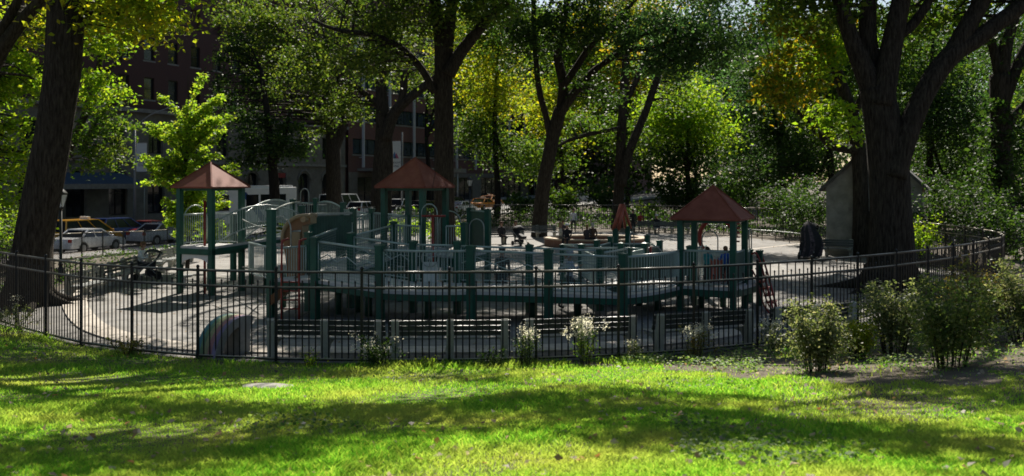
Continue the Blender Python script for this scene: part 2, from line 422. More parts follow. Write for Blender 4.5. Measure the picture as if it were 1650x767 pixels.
def gz(x, y):
    d = yf(x) - y
    z = 0.0
    if d > 0:
        dd = min(d, 40)
        z = .118 * max(0, dd - .5) + .02 * sin(x * .9) * min(1, d) + .025 * sin(x * .37 + y * .8) * min(1, d)
    s = (Vector((x, y)) - ST_A).dot(ST_N)
    t = (Vector((x, y)) - ST_A).dot(ST_D)
    z += (-.62 + .0145 * max(0.0, min(t, 120))) * sm(-10, -2, s)
    return z
def gp(px, D, dz=0.0):
    p = at(px, D); p.z = gz(p.x, p.y) + dz; return p

def grid(name, xs, ys, mat, dz=0.0, keep=None):
    mb = MB(); nx = len(xs)
    vs = [(x, y, gz(x, y) + dz) for y in ys for x in xs]
    fs = []
    for j in range(len(ys) - 1):
        for i in range(nx - 1):
            if keep and not keep(.5 * (xs[i] + xs[i + 1]), .5 * (ys[j] + ys[j + 1])): continue
            fs.append((j * nx + i, j * nx + i + 1, (j + 1) * nx + i + 1, (j + 1) * nx + i))
    mb.add(vs, fs, 0, True)
    return mb.build(name, mat)
xs = [-900, -400, -200, -120, -80] + [-60 + i * 1.0 for i in range(121)] + [80, 120, 200, 400, 900]
ys = [-60, -30, -10] + [-2 + i * 1.0 for i in range(123)] + [140, 170, 220, 400, 900, 1500]
tag(grid('ground', xs, ys, M['earth'], -.02), kind='structure')
lx = [-30 + i * .5 for i in range(121)]
mb = MB(); rows = 60; vs = []
for j in range(rows + 1):
    for x in lx:
        y1 = yf(x) - .05; y0 = -4.0; y = y0 + (y1 - y0) * j / rows
        vs.append((x, y, gz(x, y) + .004))
nx = len(lx)
mb.add(vs, [(j * nx + i, j * nx + i + 1, (j + 1) * nx + i + 1, (j + 1) * nx + i) for j in range(rows) for i in range(nx - 1)], 0, True)
tag(mb.build('lawn', M['lawn']), kind='structure')

# playground floor: an oval star-shaped about its middle
BACK = [(18.4, 36), (18.9, 40), (18.9, 46), (18.6, 54), (16.0, 62), (10, 68.5), (1, 71.5), (-8, 70), (-14, 65), (-17.3, 58), (-18.2, 52), (-17.6, 42), (-16.2, 34), (-15.2, 29.5)]
outline = [(p.x, p.y) for p in FENCE] + BACK
def fan(name, pts, mat, z, c=(1, 46)):
    mb = MB(); n = len(pts)
    mb.add([(*c, z)] + [(*p, z) for p in pts], [(0, i + 1, (i + 1) % n + 1) for i in range(n)])
    return mb.build(name, mat)
tag(fan('playground_floor', outline, M['pave'], .008), kind='structure')
K = [G(*q) for q in [(196, 436), (162, 457), (143, 476), (141, 492), (155, 513), (182, 531), (240, 547), (330, 558), (440, 562), (600, 563), (800, 561), (960, 556), (1060, 549), (1150, 538), (1235, 520), (1290, 500), (1310, 480)]]
kin = [Vector(p) for p in K]
kp, _ = spline(kin, [0] * len(kin), 6)
inner = [(p.x, p.y) for p in kp] + [(12.8, 44), (9.5, 52), (2, 56), (-8, 54), (-14, 47)]
tag(fan('safety_surface', inner, M['safety'], .012, (0, 36)), kind='structure')
mb = MB()
cc = Vector((0, 36, 0)); o1 = []; 
for p in kp:
    d = (p - cc).normalized(); o1.append((p, p + d * .7))
vs = []; fs = []
for a, b in o1: vs += [(a.x, a.y, .012), (a.x, a.y, .07), (b.x, b.y, .05), (b.x, b.y, .0)]
for i in range(len(o1) - 1):
    for k in range(3): fs.append((i * 4 + k, i * 4 + k + 1, i * 4 + 4 + k + 1, i * 4 + 4 + k))
mb.add(vs, fs); tag(mb.build('kerb', M['kerb']), kind='structure')
# long straight joint lines in the paving on the far right
mb = MB()
for q in ([(1210, 402), (1330, 388)], [(1060, 388), (1260, 377)]):
    a, b = G(*q[0]), G(*q[1]); mb.bar(a + Vector((0, 0, .012)), b + Vector((0, 0, .012)), .25, .012)
tag(mb.build('paving_band', M['kerb']), kind='structure')

# street with kerb, lane lines and the pavement in front of the buildings
def strip(name, s0, s1, z, mat, t0=-60, t1=140, thick=0.0):
    mb = MB(); ts = [t0, 0, 40, 80, 120, t1]
    for ta, tb in zip(ts, ts[1:]):
        q = [street(ta, s0, z), street(tb, s0, z), street(tb, s1, z), street(ta, s1, z)]
        if thick: mb.prism([(p.x, p.y) for p in q], [p.z - thick for p in q], [p.z for p in q])
        else: mb.add(q, [(0, 1, 2, 3)])
    return tag(mb.build(name, mat), kind='structure')
strip('street', 0, 15.5, -.604, M['asphalt'])
strip('kerb_line', -.3, 0, -.48, M['kerb'], thick=.3)
strip('sidewalk', -3.2, -.3, -.5, M['sidewalk'], thick=.3)
strip('far_sidewalk', 15.5, 20.6, -.47, M['sidewalk'], thick=.3)
mb = MB()
for s in (3.6, 7.2, 10.8):
    t = -40
    while t < 130:
        q = [street(t, s - .06, -.6), street(t + 3, s - .06, -.6), street(t + 3, s + .06, -.6), street(t, s + .06, -.6)]
        mb.add(q, [(0, 1, 2, 3)]); t += 7
tag(mb.build('lane_markings', M['line']), kind='structure')

# ------------------------------------------------------------------ buildings across the street (local x along the facade, -y towards the street)
FAC_RZ = math.atan2(ST_D.y, ST_D.x)
def facade(name, label, t0, t1, H, wallmat):
    t = thing(name, label, 'building', street(t0, 20.8, -.5), FAC_RZ)
    return t, (t1 - t0)
def win(t, x0, x1, z0, z1, y, glass, frame, arch=False, mull=1, rails=1, sill=True):
    mb = MB()
    fw = .07
    mb.box(((x0 + x1) / 2, y - .02, z0 + fw / 2), (x1 - x0, .1, fw)); mb.box(((x0 + x1) / 2, y - .02, z1 - fw / 2), (x1 - x0, .1, fw))
    for x in (x0 + fw / 2, x1 - fw / 2): mb.box((x, y - .02, (z0 + z1) / 2), (fw, .1, z1 - z0 - 2 * fw))
    for k in range(1, mull + 1):
        x = x0 + (x1 - x0) * k / (mull + 1); mb.box((x, y - .015, (z0 + z1) / 2), (.05, .07, z1 - z0 - 2 * fw))
    for k in range(1, rails + 1):
        z = z0 + (z1 - z0) * k / (rails + 1); mb.box(((x0 + x1) / 2, y - .012, z), (x1 - x0 - 2 * fw, .06, .05))
    wn = mb.build('window', frame, t)
    g = MB(); g.box(((x0 + x1) / 2, y + .05, (z0 + z1) / 2), (x1 - x0 - .02, .04, z1 - z0 - .02)); g.build('pane', glass, wn)
    if sill:
        s = MB(); s.box(((x0 + x1) / 2, y - .1, z0 - .08), (x1 - x0 + .3, .28, .14)); s.build('sill', M['trim'], wn)
    return wn
def wall_with_openings(t, name, x0, x1, z0, z1, openings, mat, y=0.0, depth=.35, back=True):
    """a wall cut into a grid so each opening is a real recess"""
    mb = MB()
    X = sorted({x0, x1, *[o[0] for o in openings], *[o[1] for o in openings]})
    Z = sorted({z0, z1, *[o[2] for o in openings], *[o[3] for o in openings]})
    def op(x, z): return any(o[0] < x < o[1] and o[2] < z < o[3] for o in openings)
    for i in range(len(X) - 1):
        for j in range(len(Z) - 1):
            if op((X[i] + X[i + 1]) / 2, (Z[j] + Z[j + 1]) / 2): continue
            mb.add([(X[i], y, Z[j]), (X[i + 1], y, Z[j]), (X[i + 1], y, Z[j + 1]), (X[i], y, Z[j + 1])], [(0, 1, 2, 3)])
    for a, b, c, d in openings:
        mb.add([(a, y, c), (b, y, c), (b, y, d), (a, y, d), (a, y + depth, c), (b, y + depth, c), (b, y + depth, d), (a, y + depth, d)],
               [(0, 4, 5, 1), (1, 5, 6, 2), (2, 6, 7, 3), (3, 7, 4, 0), (4, 7, 6, 5)])
    return mb.build(name, mat, t)
# old brick apartment house with a limestone base
t, L = facade('apartment_building', 'tall dark red brick apartment building on a pale stone base across the street', -24, 55, 34, M['brick'])
ops = []; wins = []
for fl in range(6):
    z0 = 12.0 + fl * 3.7
    for k in range(26):
        x = 2.0 + k * 3.0
        if x + 1.3 > L - .5: continue
        ops.append((x, x + 1.25, z0, z0 + 2.1))
wall_with_openings(t, 'wall', 0, L, 11.0, 34, ops, M['brick'])
low = []
for k in range(17):
    x = 2.2 + k * 4.5
    if x + 2.2 > L - .6: continue
    low.append((x, x + 2.1, 1.2, 5.2)); low.append((x + .1, x + 1.9, 6.9, 9.5))
wall_with_openings(t, 'stone_base', 0, L, -.2, 10.7, low, M['limestone'], y=-.25, depth=.5)
mb = MB(); mb.box((L / 2, -.3, 10.85), (L + .3, .9, .34)); mb.box((L / 2, -.28, 6.15), (L + .1, .4, .28)); mb.box((L / 2, -.35, 34.2), (L + .6, 1.3, .6)); mb.build('cornice', M['trim'], t)
mb = MB(); mb.box((L / 2, 8, 16.7), (L - .05, 15, 33.6)); mb.build('building_core', M['brick'], t)
n = 0
for o in ops:
    if n >= 62: break
    if o[2] > 24: continue
    wn = win(t, o[0] + .02, o[1] - .02, o[2] + .02, o[3] - .02, .2, M['glassd'], M['dark'], mull=0, rails=1); n += 1
mb = MB(); mb.box((25.6, .0, 16.2), (.8, .55, .55)); 
for k in range(5): mb.box((25.6, -.285, 16.0 + k * .1), (.7, .02, .05))
mb.build('air_conditioner', M['white'], t)
for o in low:
    wn = win(t, o[0] + .02, o[1] - .02, o[2] + .02, o[3] - .02, .12, M['glassd'], M['dark'], mull=1, rails=1, sill=o[2] > 5)
# arched heads over the ground-floor openings
for o in low:
    if o[2] > 5: continue
    cx = (o[0] + o[1]) / 2; r = (o[1] - o[0]) / 2; a = MB()
    a.tube([(cx + (r + .12) * cos(q), -.3, 4.35 + (r + .12) * sin(q)) for q in [pi * i / 10 for i in range(11)]], .14, 6)
    sp = []
    for sgn in (-1, 1):
        pl = [(cx + sgn * r, 5.2), (cx + sgn * r, 4.3)] + [(cx + sgn * r * cos(q), 4.3 + .9 * sin(q)) for q in [pi / 2 * i / 6 for i in range(1, 7)]]
        a.add([(x, -.24, z) for x, z in pl], [list(range(len(pl)))])
    a.build('window_arch', M['limestone'], t)
# modern brick hospital block with ribbon windows and white fins
t, L = facade('hospital_building', 'red brick block with ribbon windows and thin white fins behind the middle roof', 56, 112, 30, M['brick2'])
ops = [(1.0, L - 1.0, 6.9 + 4.3 * f, 8.9 + 4.3 * f) for f in range(5)]
wall_with_openings(t, 'wall', 0, L, 4.6, 30, ops, M['brick2'])
mb = MB(); mb.box((L / 2, 8, 14.6), (L - .05, 15, 29.6)); mb.build('building_core', M['brick2'], t)
for o in ops:
    n = 10
    for k in range(n):
        a = o[0] + (o[1] - o[0]) * k / n; b = o[0] + (o[1] - o[0]) * (k + 1) / n
        if o[2] < 20: win(t, a + .04, b - .04, o[2] + .03, o[3] - .03, .18, M['glassb'], M['glassd'], mull=2, rails=0, sill=False)
    s = MB(); s.box((L / 2, -.04, o[2] - .12), (L - 1.6, .12, .2)); s.build('sill_band', M['trim'], t)
for k in range(9):
    x = 2.5 + k * 6.3; f = MB(); f.box((x, -.6, 13.2), (.22, .3, 16.0)); f.box((x, -.25, 6.5), (.1, .5, .1)); f.box((x, -.25, 15), (.1, .5, .1)); f.build('fin', M['whitefin'], t)
low = [(2, 17, .2, 4.0), (20, 34, .2, 4.0), (37, 53, .2, 4.0)]
wall_with_openings(t, 'ground_floor', 0, L, -.2, 4.6, low, M['limestone'], y=-.05, depth=.6)
for o in low: win(t, o[0] + .05, o[1] - .05, .25, 3.95, .3, M['glassd'], M['dark'], mull=6, rails=1, sill=False)
mb = MB(); mb.box((13, -2.0, 4.9), (22, 4.2, .35)); mb.box((13, -4.12, 4.95), (22.1, .08, .6)); mb.build('entrance_canopy', M['trim'], t)
for x in (4, 22):
    pl = MB(); pl.tube([(x, -3.8, -.2), (x, -3.8, 4.75)], .12, 8); pl.build('canopy_post', M['whitefin'], t)
# plain far block closing the view beyond
t, L = facade('far_apartment_building', 'dim brick apartment building further down the street behind the foliage', 114, 190, 34, M['brick'])
ops = [(2 + k * 4.2, 3.6 + k * 4.2, 3 + 3.7 * f, 5.2 + 3.7 * f) for f in range(7) for k in range(17)]
wall_with_openings(t, 'wall', 0, L, -.2, 34, ops, M['brick'])
mb = MB(); mb.box((L / 2, 8, 16.7), (L - .05, 15, 33.6)); mb.build('building_core', M['brick'], t)
for o in ops[:17]: win(t, o[0] + .02, o[1] - .02, o[2] + .02, o[3] - .02, .2, M['glassd'], M['dark'], mull=0)
mb = MB(); mb.box((L / 2, -.3, 34.2), (L + .3, 1, .5)); mb.build('cornice', M['trim'], t)

# storefront awning, low on the brick house
def awning(name, label, t0, ln, z, col, valance, proj=2.6, cat='awning'):
    t = thing(name, label, cat, street(t0, 20.4, z), FAC_RZ)
    mb = MB(); mb.add([(0, 0, 1.0), (ln, 0, 1.0), (ln, -proj, 0), (0, -proj, 0), (0, 0, .96), (ln, 0, .96), (ln, -proj, -.04), (0, -proj, -.04)], [(0, 3, 2, 1), (4, 5, 6, 7), (0, 1, 5, 4), (3, 7, 6, 2), (1, 2, 6, 5), (0, 4, 7, 3)])
    mb.build('cloth', col, t)
    v = MB(); v.box((ln / 2, -proj - .02, -.2), (ln, .03, .42)); v.build('valance', valance, t)
    f = MB()
    for x in (.1, ln - .1): f.bar((x, -.02, 0), (x, -proj, -.05), .05, .05); f.tube([(x, -proj + .1, 0), (x, -proj + .1, -z - .47)], .035, 6)
    f.build('frame', M['galv'], t)
    return t
M['awnblue'] = pmat('blue_awning_cloth', (.014, .045, .08), .7, var=.15)
M['awngreen'] = pmat('green_awning_cloth', (.01, .09, .05), .7, var=.15)
aw = awning('storefront_awning', 'blue storefront awning with a pale valance behind the yellow taxi', 11, 9, 3.4, M['awnblue'], M['trim'], 3)
awning('entrance_awning', 'small dark green awning far down the street beneath the trees', 108, 9, 3.2, M['awngreen'], M['awngreen'])

# ------------------------------------------------------------------ iron fences
def fence(name, label, pts, H, step, second=True, pick=.14, closed=False, mid=.33, rad=.0148, railname='rail'):
    base = pts[len(pts) // 2].copy()
    t = thing(name, label, 'fence', base)
    sp, _ = spline([Vector(p) for p in pts], [0] * len(pts), 8)
    # resample at equal steps
    d = [0]
    for a, b in zip(sp, sp[1:]): d.append(d[-1] + (b - a).length)
    n = max(1, round(d[-1] / step)); ps = []
    for i in range(n + 1):
        s = d[-1] * i / n; j = max(0, min(len(d) - 2, int(np.searchsorted(d, s)) - 1)); u = (s - d[j]) / max(1e-6, d[j + 1] - d[j])
        ps.append(sp[j].lerp(sp[j + 1], u))
    for i, p in enumerate(ps):
        mb = MB(); z = p.z
        mb.box((p.x, p.y, z + (H + .03) / 2 - .1), (.055, .055, H + .03 + .2)); mb.ell((p.x, p.y, z + H + .07), (.04, .04, .045), 8, 6); mb.box((p.x, p.y, z + .01), (.13, .13, .06))
        mb.build('post', M['iron'], t, world=True)
        if i == n: break
        q = ps[i + 1]; L = (q - p).length; u = (q - p) / L
        a, b = p + u * .028, q - u * .028
        mb = MB()
        k = max(1, round(L / pick))
        for j in range(1, k):
            c = p.lerp(q, j / k)
            top = H - .02 if (j % 2 or not second) else H - mid + .09
            mb.tube([c + Vector((0, 0, .06)), c + Vector((0, 0, top))], rad, 4, cap=False, sm=False)
            if second and j % 2 == 0:
                mb.tube([c + Vector((0, 0, top)), c + Vector((0, 0, top + .025)), c + Vector((0, 0, top + .06))], [rad, rad * 1.7, .002], 4, cap=False)
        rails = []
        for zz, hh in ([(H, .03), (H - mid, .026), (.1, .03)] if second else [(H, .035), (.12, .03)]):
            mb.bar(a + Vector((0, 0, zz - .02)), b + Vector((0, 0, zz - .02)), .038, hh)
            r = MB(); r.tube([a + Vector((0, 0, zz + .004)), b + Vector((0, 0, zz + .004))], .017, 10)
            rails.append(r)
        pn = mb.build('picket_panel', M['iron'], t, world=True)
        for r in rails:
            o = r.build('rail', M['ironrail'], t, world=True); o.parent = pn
    return t
fence('picket_fence', 'black iron picket fence curving across the front of the playground, two rails on top', FENCE + [Vector((18.3, 35.2, 0)), Vector((18.75, 38.2, 0)), Vector((18.85, 42, 0)), Vector((18.9, 46, 0))], 1.95, 1.86)
def gpts(l): return [Vector((x, y, gz(x, y))) for x, y in l]
fence('street_fence', 'low black iron fence between the left benches and the parked cars', gpts([(-19.5, 34), (-21.6, 41), (-22.3, 48), (-21.9, 56), (-20.2, 61), (-17.4, 66.5), (-13.7, 70.1)]), 1.35, 2.4, second=False, pick=.15)
fence('back_fence', 'black iron fence along the far end of the playground behind the seated people', gpts([(-13.6, 70.2), (-7, 72.4), (0, 73.2), (7, 72.4), (13, 69), (17.8, 63), (20.8, 57), (22.4, 50.8)]), 1.95, 2.5, second=False, pick=.15, rad=.017)

def pipe_rail(label, pts, H=.66):
    t = thing('pipe_rail', label, 'low railing', pts[0]); mb = MB(); n = len(pts)
    mb.tube([p + Vector((0, 0, H)) for p in pts], .03, 8); mb.build('rail', M['galv'], t, world=True)
    for p in pts:
        mb = MB(); mb.tube([p, p + Vector((0, 0, H))], .026, 7); mb.build('post', M['iron'], t, world=True)
pipe_rail('low grey pipe rail along the plant bed left of the stone hut', [at(px, D) for px, D in ((1206, 61), (1228, 60), (1250, 59), (1272, 57.5), (1292, 56), (1312, 54.5))])
pipe_rail('low grey pipe rail below the far benches behind the right-hand roof', [at(px, D) for px, D in ((1098, 72), (1120, 70), (1142, 68), (1166, 66), (1188, 64))])

# ------------------------------------------------------------------ the climbing frame
PS = thing('play_structure', 'large green climbing frame with three red-brown pyramid roofs, ramps and railings', 'play structure', at(690, 29))
UU = Vector((cos(R(26)), -sin(R(26)), 0)); VV = Vector((sin(R(26)), cos(R(26)), 0))
def part(mb, name, mat, parent=None, bevel=0.0):
    """part of the climbing frame from world-space geometry"""
    o = mb.build(name, mat, PS, world=True, bevel=bevel)
    if parent is not None: o.parent = parent
    return o
def post(p, z1, wd=.19, cap=True, z0=0.0):
    mb = MB(); c = Vector((p.x, p.y, 0))
    M3 = Matrix.Rotation(R(-26), 3, 'Z')
    mb.box(c + Vector((0, 0, (z0 + z1) / 2)), (wd, wd, z1 - z0), M=M3, mi=0)
    if cap:
        mb.box(c + Vector((0, 0, z1 + .02)), (wd + .03, wd + .03, .05), M=M3, mi=0)
        mb.add([c + M3 @ Vector((sx * (wd / 2 + .005), sy * (wd / 2 + .005), z1 + .048)) for sx, sy in ((-1, -1), (1, -1), (1, 1), (-1, 1))] + [c + Vector((0, 0, z1 + .085))], [(0, 1, 4), (1, 2, 4), (2, 3, 4), (3, 0, 4)])
    return part(mb, 'post', M['green'])
def deck(poly, zs, fascia=.2, th=.085, name='deck'):
    if not hasattr(zs, '__len__'): zs = [zs] * len(poly)
    mb = MB(); mb.prism([(p.x, p.y) for p in poly], [z - th for z in zs], zs, 0, 0)
    d = part(mb, name, M['deck'])
    f = MB(); n = len(poly)
    for i in range(n):
        a = Vector((poly[i].x, poly[i].y, zs[i] - th - fascia / 2)); b = Vector((poly[(i + 1) % n].x, poly[(i + 1) % n].y, zs[(i + 1) % n] - th - fascia / 2))
        f.bar(a, b, .05, fascia)
    part(f, 'deck_fascia', M['green'], d)
    return d
def rail(a, b, za, zb, h=1.05, style='bars', ends=.1, bulge=0.0, zig=0, gap=.11, foot=.08, arch=0.0, sag=False):
    """railing between two posts: tube on top, bars or wire mesh below. za, zb: deck heights"""
    a = Vector((a.x, a.y, 0)); b = Vector((b.x, b.y, 0)); d = (b - a); L = d.length; u = d / L; side = Vector((u.y, -u.x, 0))
    def pt(s, z):
        return a + u * (ends + (L - 2 * ends) * s) + side * (bulge * 4 * s * (1 - s)) + Vector((0, 0, za + (zb - za) * s + z + arch * 4 * s * (1 - s)))
    N = 10 if (bulge or arch) else 1
    top = MB(); top.tube([pt(i / N, h) for i in range(N + 1)], .031, 8)
    top.tube([pt(i / N, foot) for i in range(N + 1)], .02, 6)
    for s in (0, 1): top.tube([pt(s, foot), pt(s, h)], .02, 6)
    r = part(top, 'railing', M['greenlite'])
    k = max(2, int(L / gap))
    if style == 'bars':
        m = MB()
        for j in range(1, k): m.tube([pt(j / k, foot), pt(j / k, h)], .011, 4, cap=False, sm=False)
        part(m, 'railing_bars', M['greenlite'], r)
    elif style == 'mesh':
        m = MB(); kk = max(6, int(L / .085))
        for j in range(1, kk): m.tube([pt(j / kk, foot), pt(j / kk, h - .03)], 0.0045, 3, cap=False, sm=False)
        for j in range(1, 12): m.tube([pt(i / N, foot + (h - foot) * j / 12) for i in range(N + 1)], 0.0045, 3, cap=False, sm=False)
        part(m, 'mesh_infill', M['wire'], r)
    elif style == 'solid':
        m = MB(); q = side * .012
        vs = [pt(0, foot) + q, pt(1, foot) + q, pt(1, h) + q, pt(0, h) + q, pt(0, foot) - q, pt(1, foot) - q, pt(1, h) - q, pt(0, h) - q]
        m.add(vs, [(0, 1, 2, 3), (7, 6, 5, 4), (0, 4, 5, 1), (1, 5, 6, 2), (2, 6, 7, 3), (3, 7, 4, 0)]); part(m, 'infill_panel', M['greenpanel'], r)
    if zig:
        zz = MB(); zz.tube([pt(j / (2 * zig), h * .62 + (.09 if j % 2 else -.09)) for j in range(2 * zig + 1)], .018, 6)
        part(zz, 'zigzag_rail', M['greenlite'], r)
    if sag:
        zz = MB(); zz.tube([pt(j / 12, h * .95 - .55 * 4 * (j / 12) * (1 - j / 12)) for j in range(13)], .024, 6); part(zz, 'curved_rail', M['galv'], r)
    return r
def handle(p, z, h=.7, wd=.4, along=UU, mat='galv', name='grab_handle'):
    mb = MB(); n = 10; c = Vector((p.x, p.y, z)); r = wd / 2
    pts = [c - along * r] + [c + Vector((0, 0, h - r)) - along * r * cos(pi * i / n) + Vector((0, 0, r * sin(pi * i / n))) for i in range(n + 1)] + [c + along * r]
    mb.tube(pts, .02, 7); return part(mb, name, M[mat])
def tower(c, a, b, dz, ez, az, rot=26):
    r = Matrix.Rotation(R(-rot), 3, 'Z'); cs = []
    for sx, sy in ((-1, -1), (1, -1), (1, 1), (-1, 1)):
        p = c + r @ Vector((sx * a / 2, sy * a / 2, 0)); cs.append(p); post(p, ez + .06, .17, cap=False)
    k = [c + r @ Vector((sx * (a / 2 + .06), sy * (a / 2 + .06), 0)) for sx, sy in ((-1, -1), (1, -1), (1, 1), (-1, 1))]
    deck(k, dz)
    mb = MB(); e = [c + r @ Vector((sx * b / 2, sy * b / 2, 0)) for sx, sy in ((-1, -1), (1, -1), (1, 1), (-1, 1))]
    lip = .05
    vs = [Vector((p.x, p.y, ez + lip)) for p in e] + [Vector((c.x, c.y, az))] + [Vector((p.x, p.y, ez)) for p in e] + [Vector((p.x + (c.x - p.x) * .02, p.y + (c.y - p.y) * .02, ez + lip - .02)) for p in e] + [Vector((c.x, c.y, az - .06))]
    fs = [(0, 1, 4), (1, 2, 4), (2, 3, 4), (3, 0, 4)] + [(5 + i, 5 + (i + 1) % 4, (i + 1) % 4, i) for i in range(4)] + [(9 + (i + 1) % 4, 9 + i, 13) for i in range(4)] + [(5 + (i + 1) % 4, 5 + i, 9 + i, 9 + (i + 1) % 4) for i in range(4)]
    mb.add(vs, fs); rf = part(mb, 'roof', M['roof'])
    s = MB()
    for p in e: s.bar(Vector((p.x, p.y, ez + lip + .012)), Vector((c.x, c.y, az + .012)), .05, .02)
    part(s, 'roof_ridge', M['roof'], rf)
    f = MB()
    for i in range(4): f.bar(Vector((cs[i].x, cs[i].y, ez - .03)), Vector((cs[(i + 1) % 4].x, cs[(i + 1) % 4].y, ez - .03)), .06, .1)
    part(f, 'roof_beam', M['green'])
    return cs
TL = at(340, 32.3); TC = at(669, 31.5); TR = at(1149, 27.9)
tl = tower(TL, 1.44, 1.88, 1.65, 3.62, 4.52)
tc = tower(TC, 1.5, 1.97, 1.6, 3.63, 4.66)
tr = tower(TR, 1.55, 2.04, .78, 2.72, 3.74)
# posts away from the towers: photo column, distance, top height
PO = {}
def pp(n, px, D, z, wd=.175): PO[n] = at(px, D); post(PO[n], z, wd)
pp('a', 437, 26.4, 3.02, .195)
pp('b', 508, 26.0, 2.26, .2); pp('b2', 497, 27.6, 2.30)
pp('c', 566, 28.3, 2.24, .2); pp('d', 612, 25.2, 2.08, .195); pp('e', 759, 24.9, 2.09, .195)
pp('f', 666, 27.3, 2.06); pp('g', 737, 27.0, 2.07)
pp('h', 634, 31.0, 2.46); pp('i', 569, 33.0, 2.85); pp('j', 599, 34.0, 2.82)
pp('k', 748, 30.3, 2.46); pp('l', 757, 33.0, 2.86); pp('m', 786, 31.6, 2.85)
pp('n', 553, 36.5, 2.97); pp('o', 509, 38.0, 3.1); pp('p', 472, 38.2, 3.06); pp('p2', 486, 34.5, 2.9)
pp('q', 853, 27.3, 1.95); pp('r', 884, 25.1, 1.98, .195); pp('s', 1004, 25.4, 1.84, .2); pp('t', 967, 27.7, 1.78)
pp('u', 1013, 29.3, 1.72); pp('v', 907, 33, 1.57); pp('w', 937, 31.5, 1.68); pp('x', 962, 33, 1.72); pp('y', 984, 35, 1.72)
pp('z', 1001, 31.5, 1.72); pp('aa', 1039, 31.0, 1.75); pp('ab', 1063, 32.3, 1.75); pp('ac', 1043, 35, 1.78)
pp('ad', 1208, 29.6, 1.65); pp('ae', 1224, 28.8, 1.68); pp('af', 1111, 31.5, 1.62); pp('ag', 1139, 30.4, 1.6)
pp('ah', 376, 36, 2.6)
g = PO
# left tower: railings on the two far sides and a bridge climbing to the rear platform
rail(tl[0], tl[3], 1.65, 1.65, 1.05); rail(tl[3], tl[2], 1.65, 1.65, 1.05)
handle((tl[0] + tl[3]) / 2, 1.72, 1.3, 1.15, VV, 'greenlite')
rail(tl[2], g['p'], 1.7, 1.95, .95, arch=.35); rail(tl[1], g['p2'], 1.65, 1.85, .8, arch=.45)
for pth in ([(391, 354, 31.6), (412, 364, 30.2), (436, 370, 28.9), (462, 373, 28.2), (484, 372, 27.8)], [(438, 342, 26.5), (450, 334, 29), (466, 328, 32), (482, 325, 34.5)], [(391, 430, 31.6), (412, 436, 30), (436, 446, 28)]):
    cr_ = MB(); cr_.tube([P(*q) for q in pth], .026, 7, sub=4); part(cr_, 'curved_rail', M['galv'])
deck([tl[1], tl[2], g['p'], g['p2']], [1.65, 1.65, 1.9, 1.9], .12, name='bridge_deck')
deck([g['p2'], g['p'], g['o'], g['n']], 1.95, .18)
rail(g['p'], g['o'], 1.95, 1.95, 1.0); rail(g['o'], g['n'], 1.95, 1.8, 1.0, arch=.15); handle(at(491, 37.8), 2.6, .95, .42)
rail(g['n'], g['j'], 1.8, 1.7, .95)
deck([g['n'], g['o'], g['j'], g['i']], [1.85, 1.9, 1.62, 1.62], .16)
rail(at(399, 28.6), at(434, 27.4), .98, .92, 1.0, gap=.1)
# white arched counter under the left tower, and a step pod
mb = MB(); A, B = tl[0] + VV * .0, tl[1]
u = (B - A).normalized(); L = (B - A).length; n = 12
prof = [(0, 1.38), (L, 1.38), (L, 1.0)] + [(L / 2 + (L / 2 - .12) * cos(pi * i / n), 1.0 + .24 * sin(pi * i / n)) for i in range(n + 1)] + [(0, 1.0)]
A2 = A - VV * .0 + Vector((0, 0, 0)); off = Vector((u.y, -u.x, 0)) * .03
fr = [A2 + u * s + Vector((0, 0, z)) for s, z in prof]; m_ = len(fr)
top = [i for i in range(m_)]
for i in range(n):
    t0 = 3 + i
    s0, z0 = prof[t0]; s1, z1 = prof[t0 + 1]
    q = [A2 + u * s0 + Vector((0, 0, z0)), A2 + u * s1 + Vector((0, 0, z1)), A2 + u * s1 + Vector((0, 0, 1.38)), A2 + u * s0 + Vector((0, 0, 1.38))]
    mb.add([p + off for p in q] + [p - off for p in q], [(0, 1, 2, 3), (7, 6, 5, 4), (0, 4, 5, 1), (2, 6, 7, 3)])
part(mb, 'arched_counter', M['white'])
pd = MB(); c = G(298, 462); pd.tube([c, c + Vector((0, 0, .38))], .05, 8); pd.tube([c + Vector((0, 0, .38)), c + Vector((0, 0, .44))], .28, 18); part(pd, 'step_pod', M['deck'])
fp = MB(); c = TL + UU * .2 - VV * .5; fp.tube([Vector((c.x, c.y, 0)), Vector((c.x, c.y, 3.2))], .045, 8); part(fp, 'fire_pole', M['red'])
# turning platform at the left front and its red ladder rails
deck([g['a'], g['b'], g['c'], g['b2']], 1.1, .2); deck([g['b'], at(540, 26.4), g['c'], g['b2']], 1.09, .2)
for px in (454, 482):
    c = at(px, 26.0); h = MB()
    h.tube([Vector((c.x, c.y, 0)), Vector((c.x, c.y, 2.0)), Vector((c.x, c.y, 2.2)) + VV * .08, Vector((c.x, c.y, 2.24)) + VV * .28], .032, 8, sub=3); part(h, 'ladder_rail', M['red'])
for i in range(4):
    h = MB(); h.tube([at(454, 26.0, .3 + .25 * i), at(482, 26.0, .3 + .25 * i)], .022, 6); part(h, 'ladder_rung', M['red'])
rail(g['a'], g['b2'], 1.0, 1.0, .95); handle(at(452, 27.0), 1.9, .95, .75, UU)
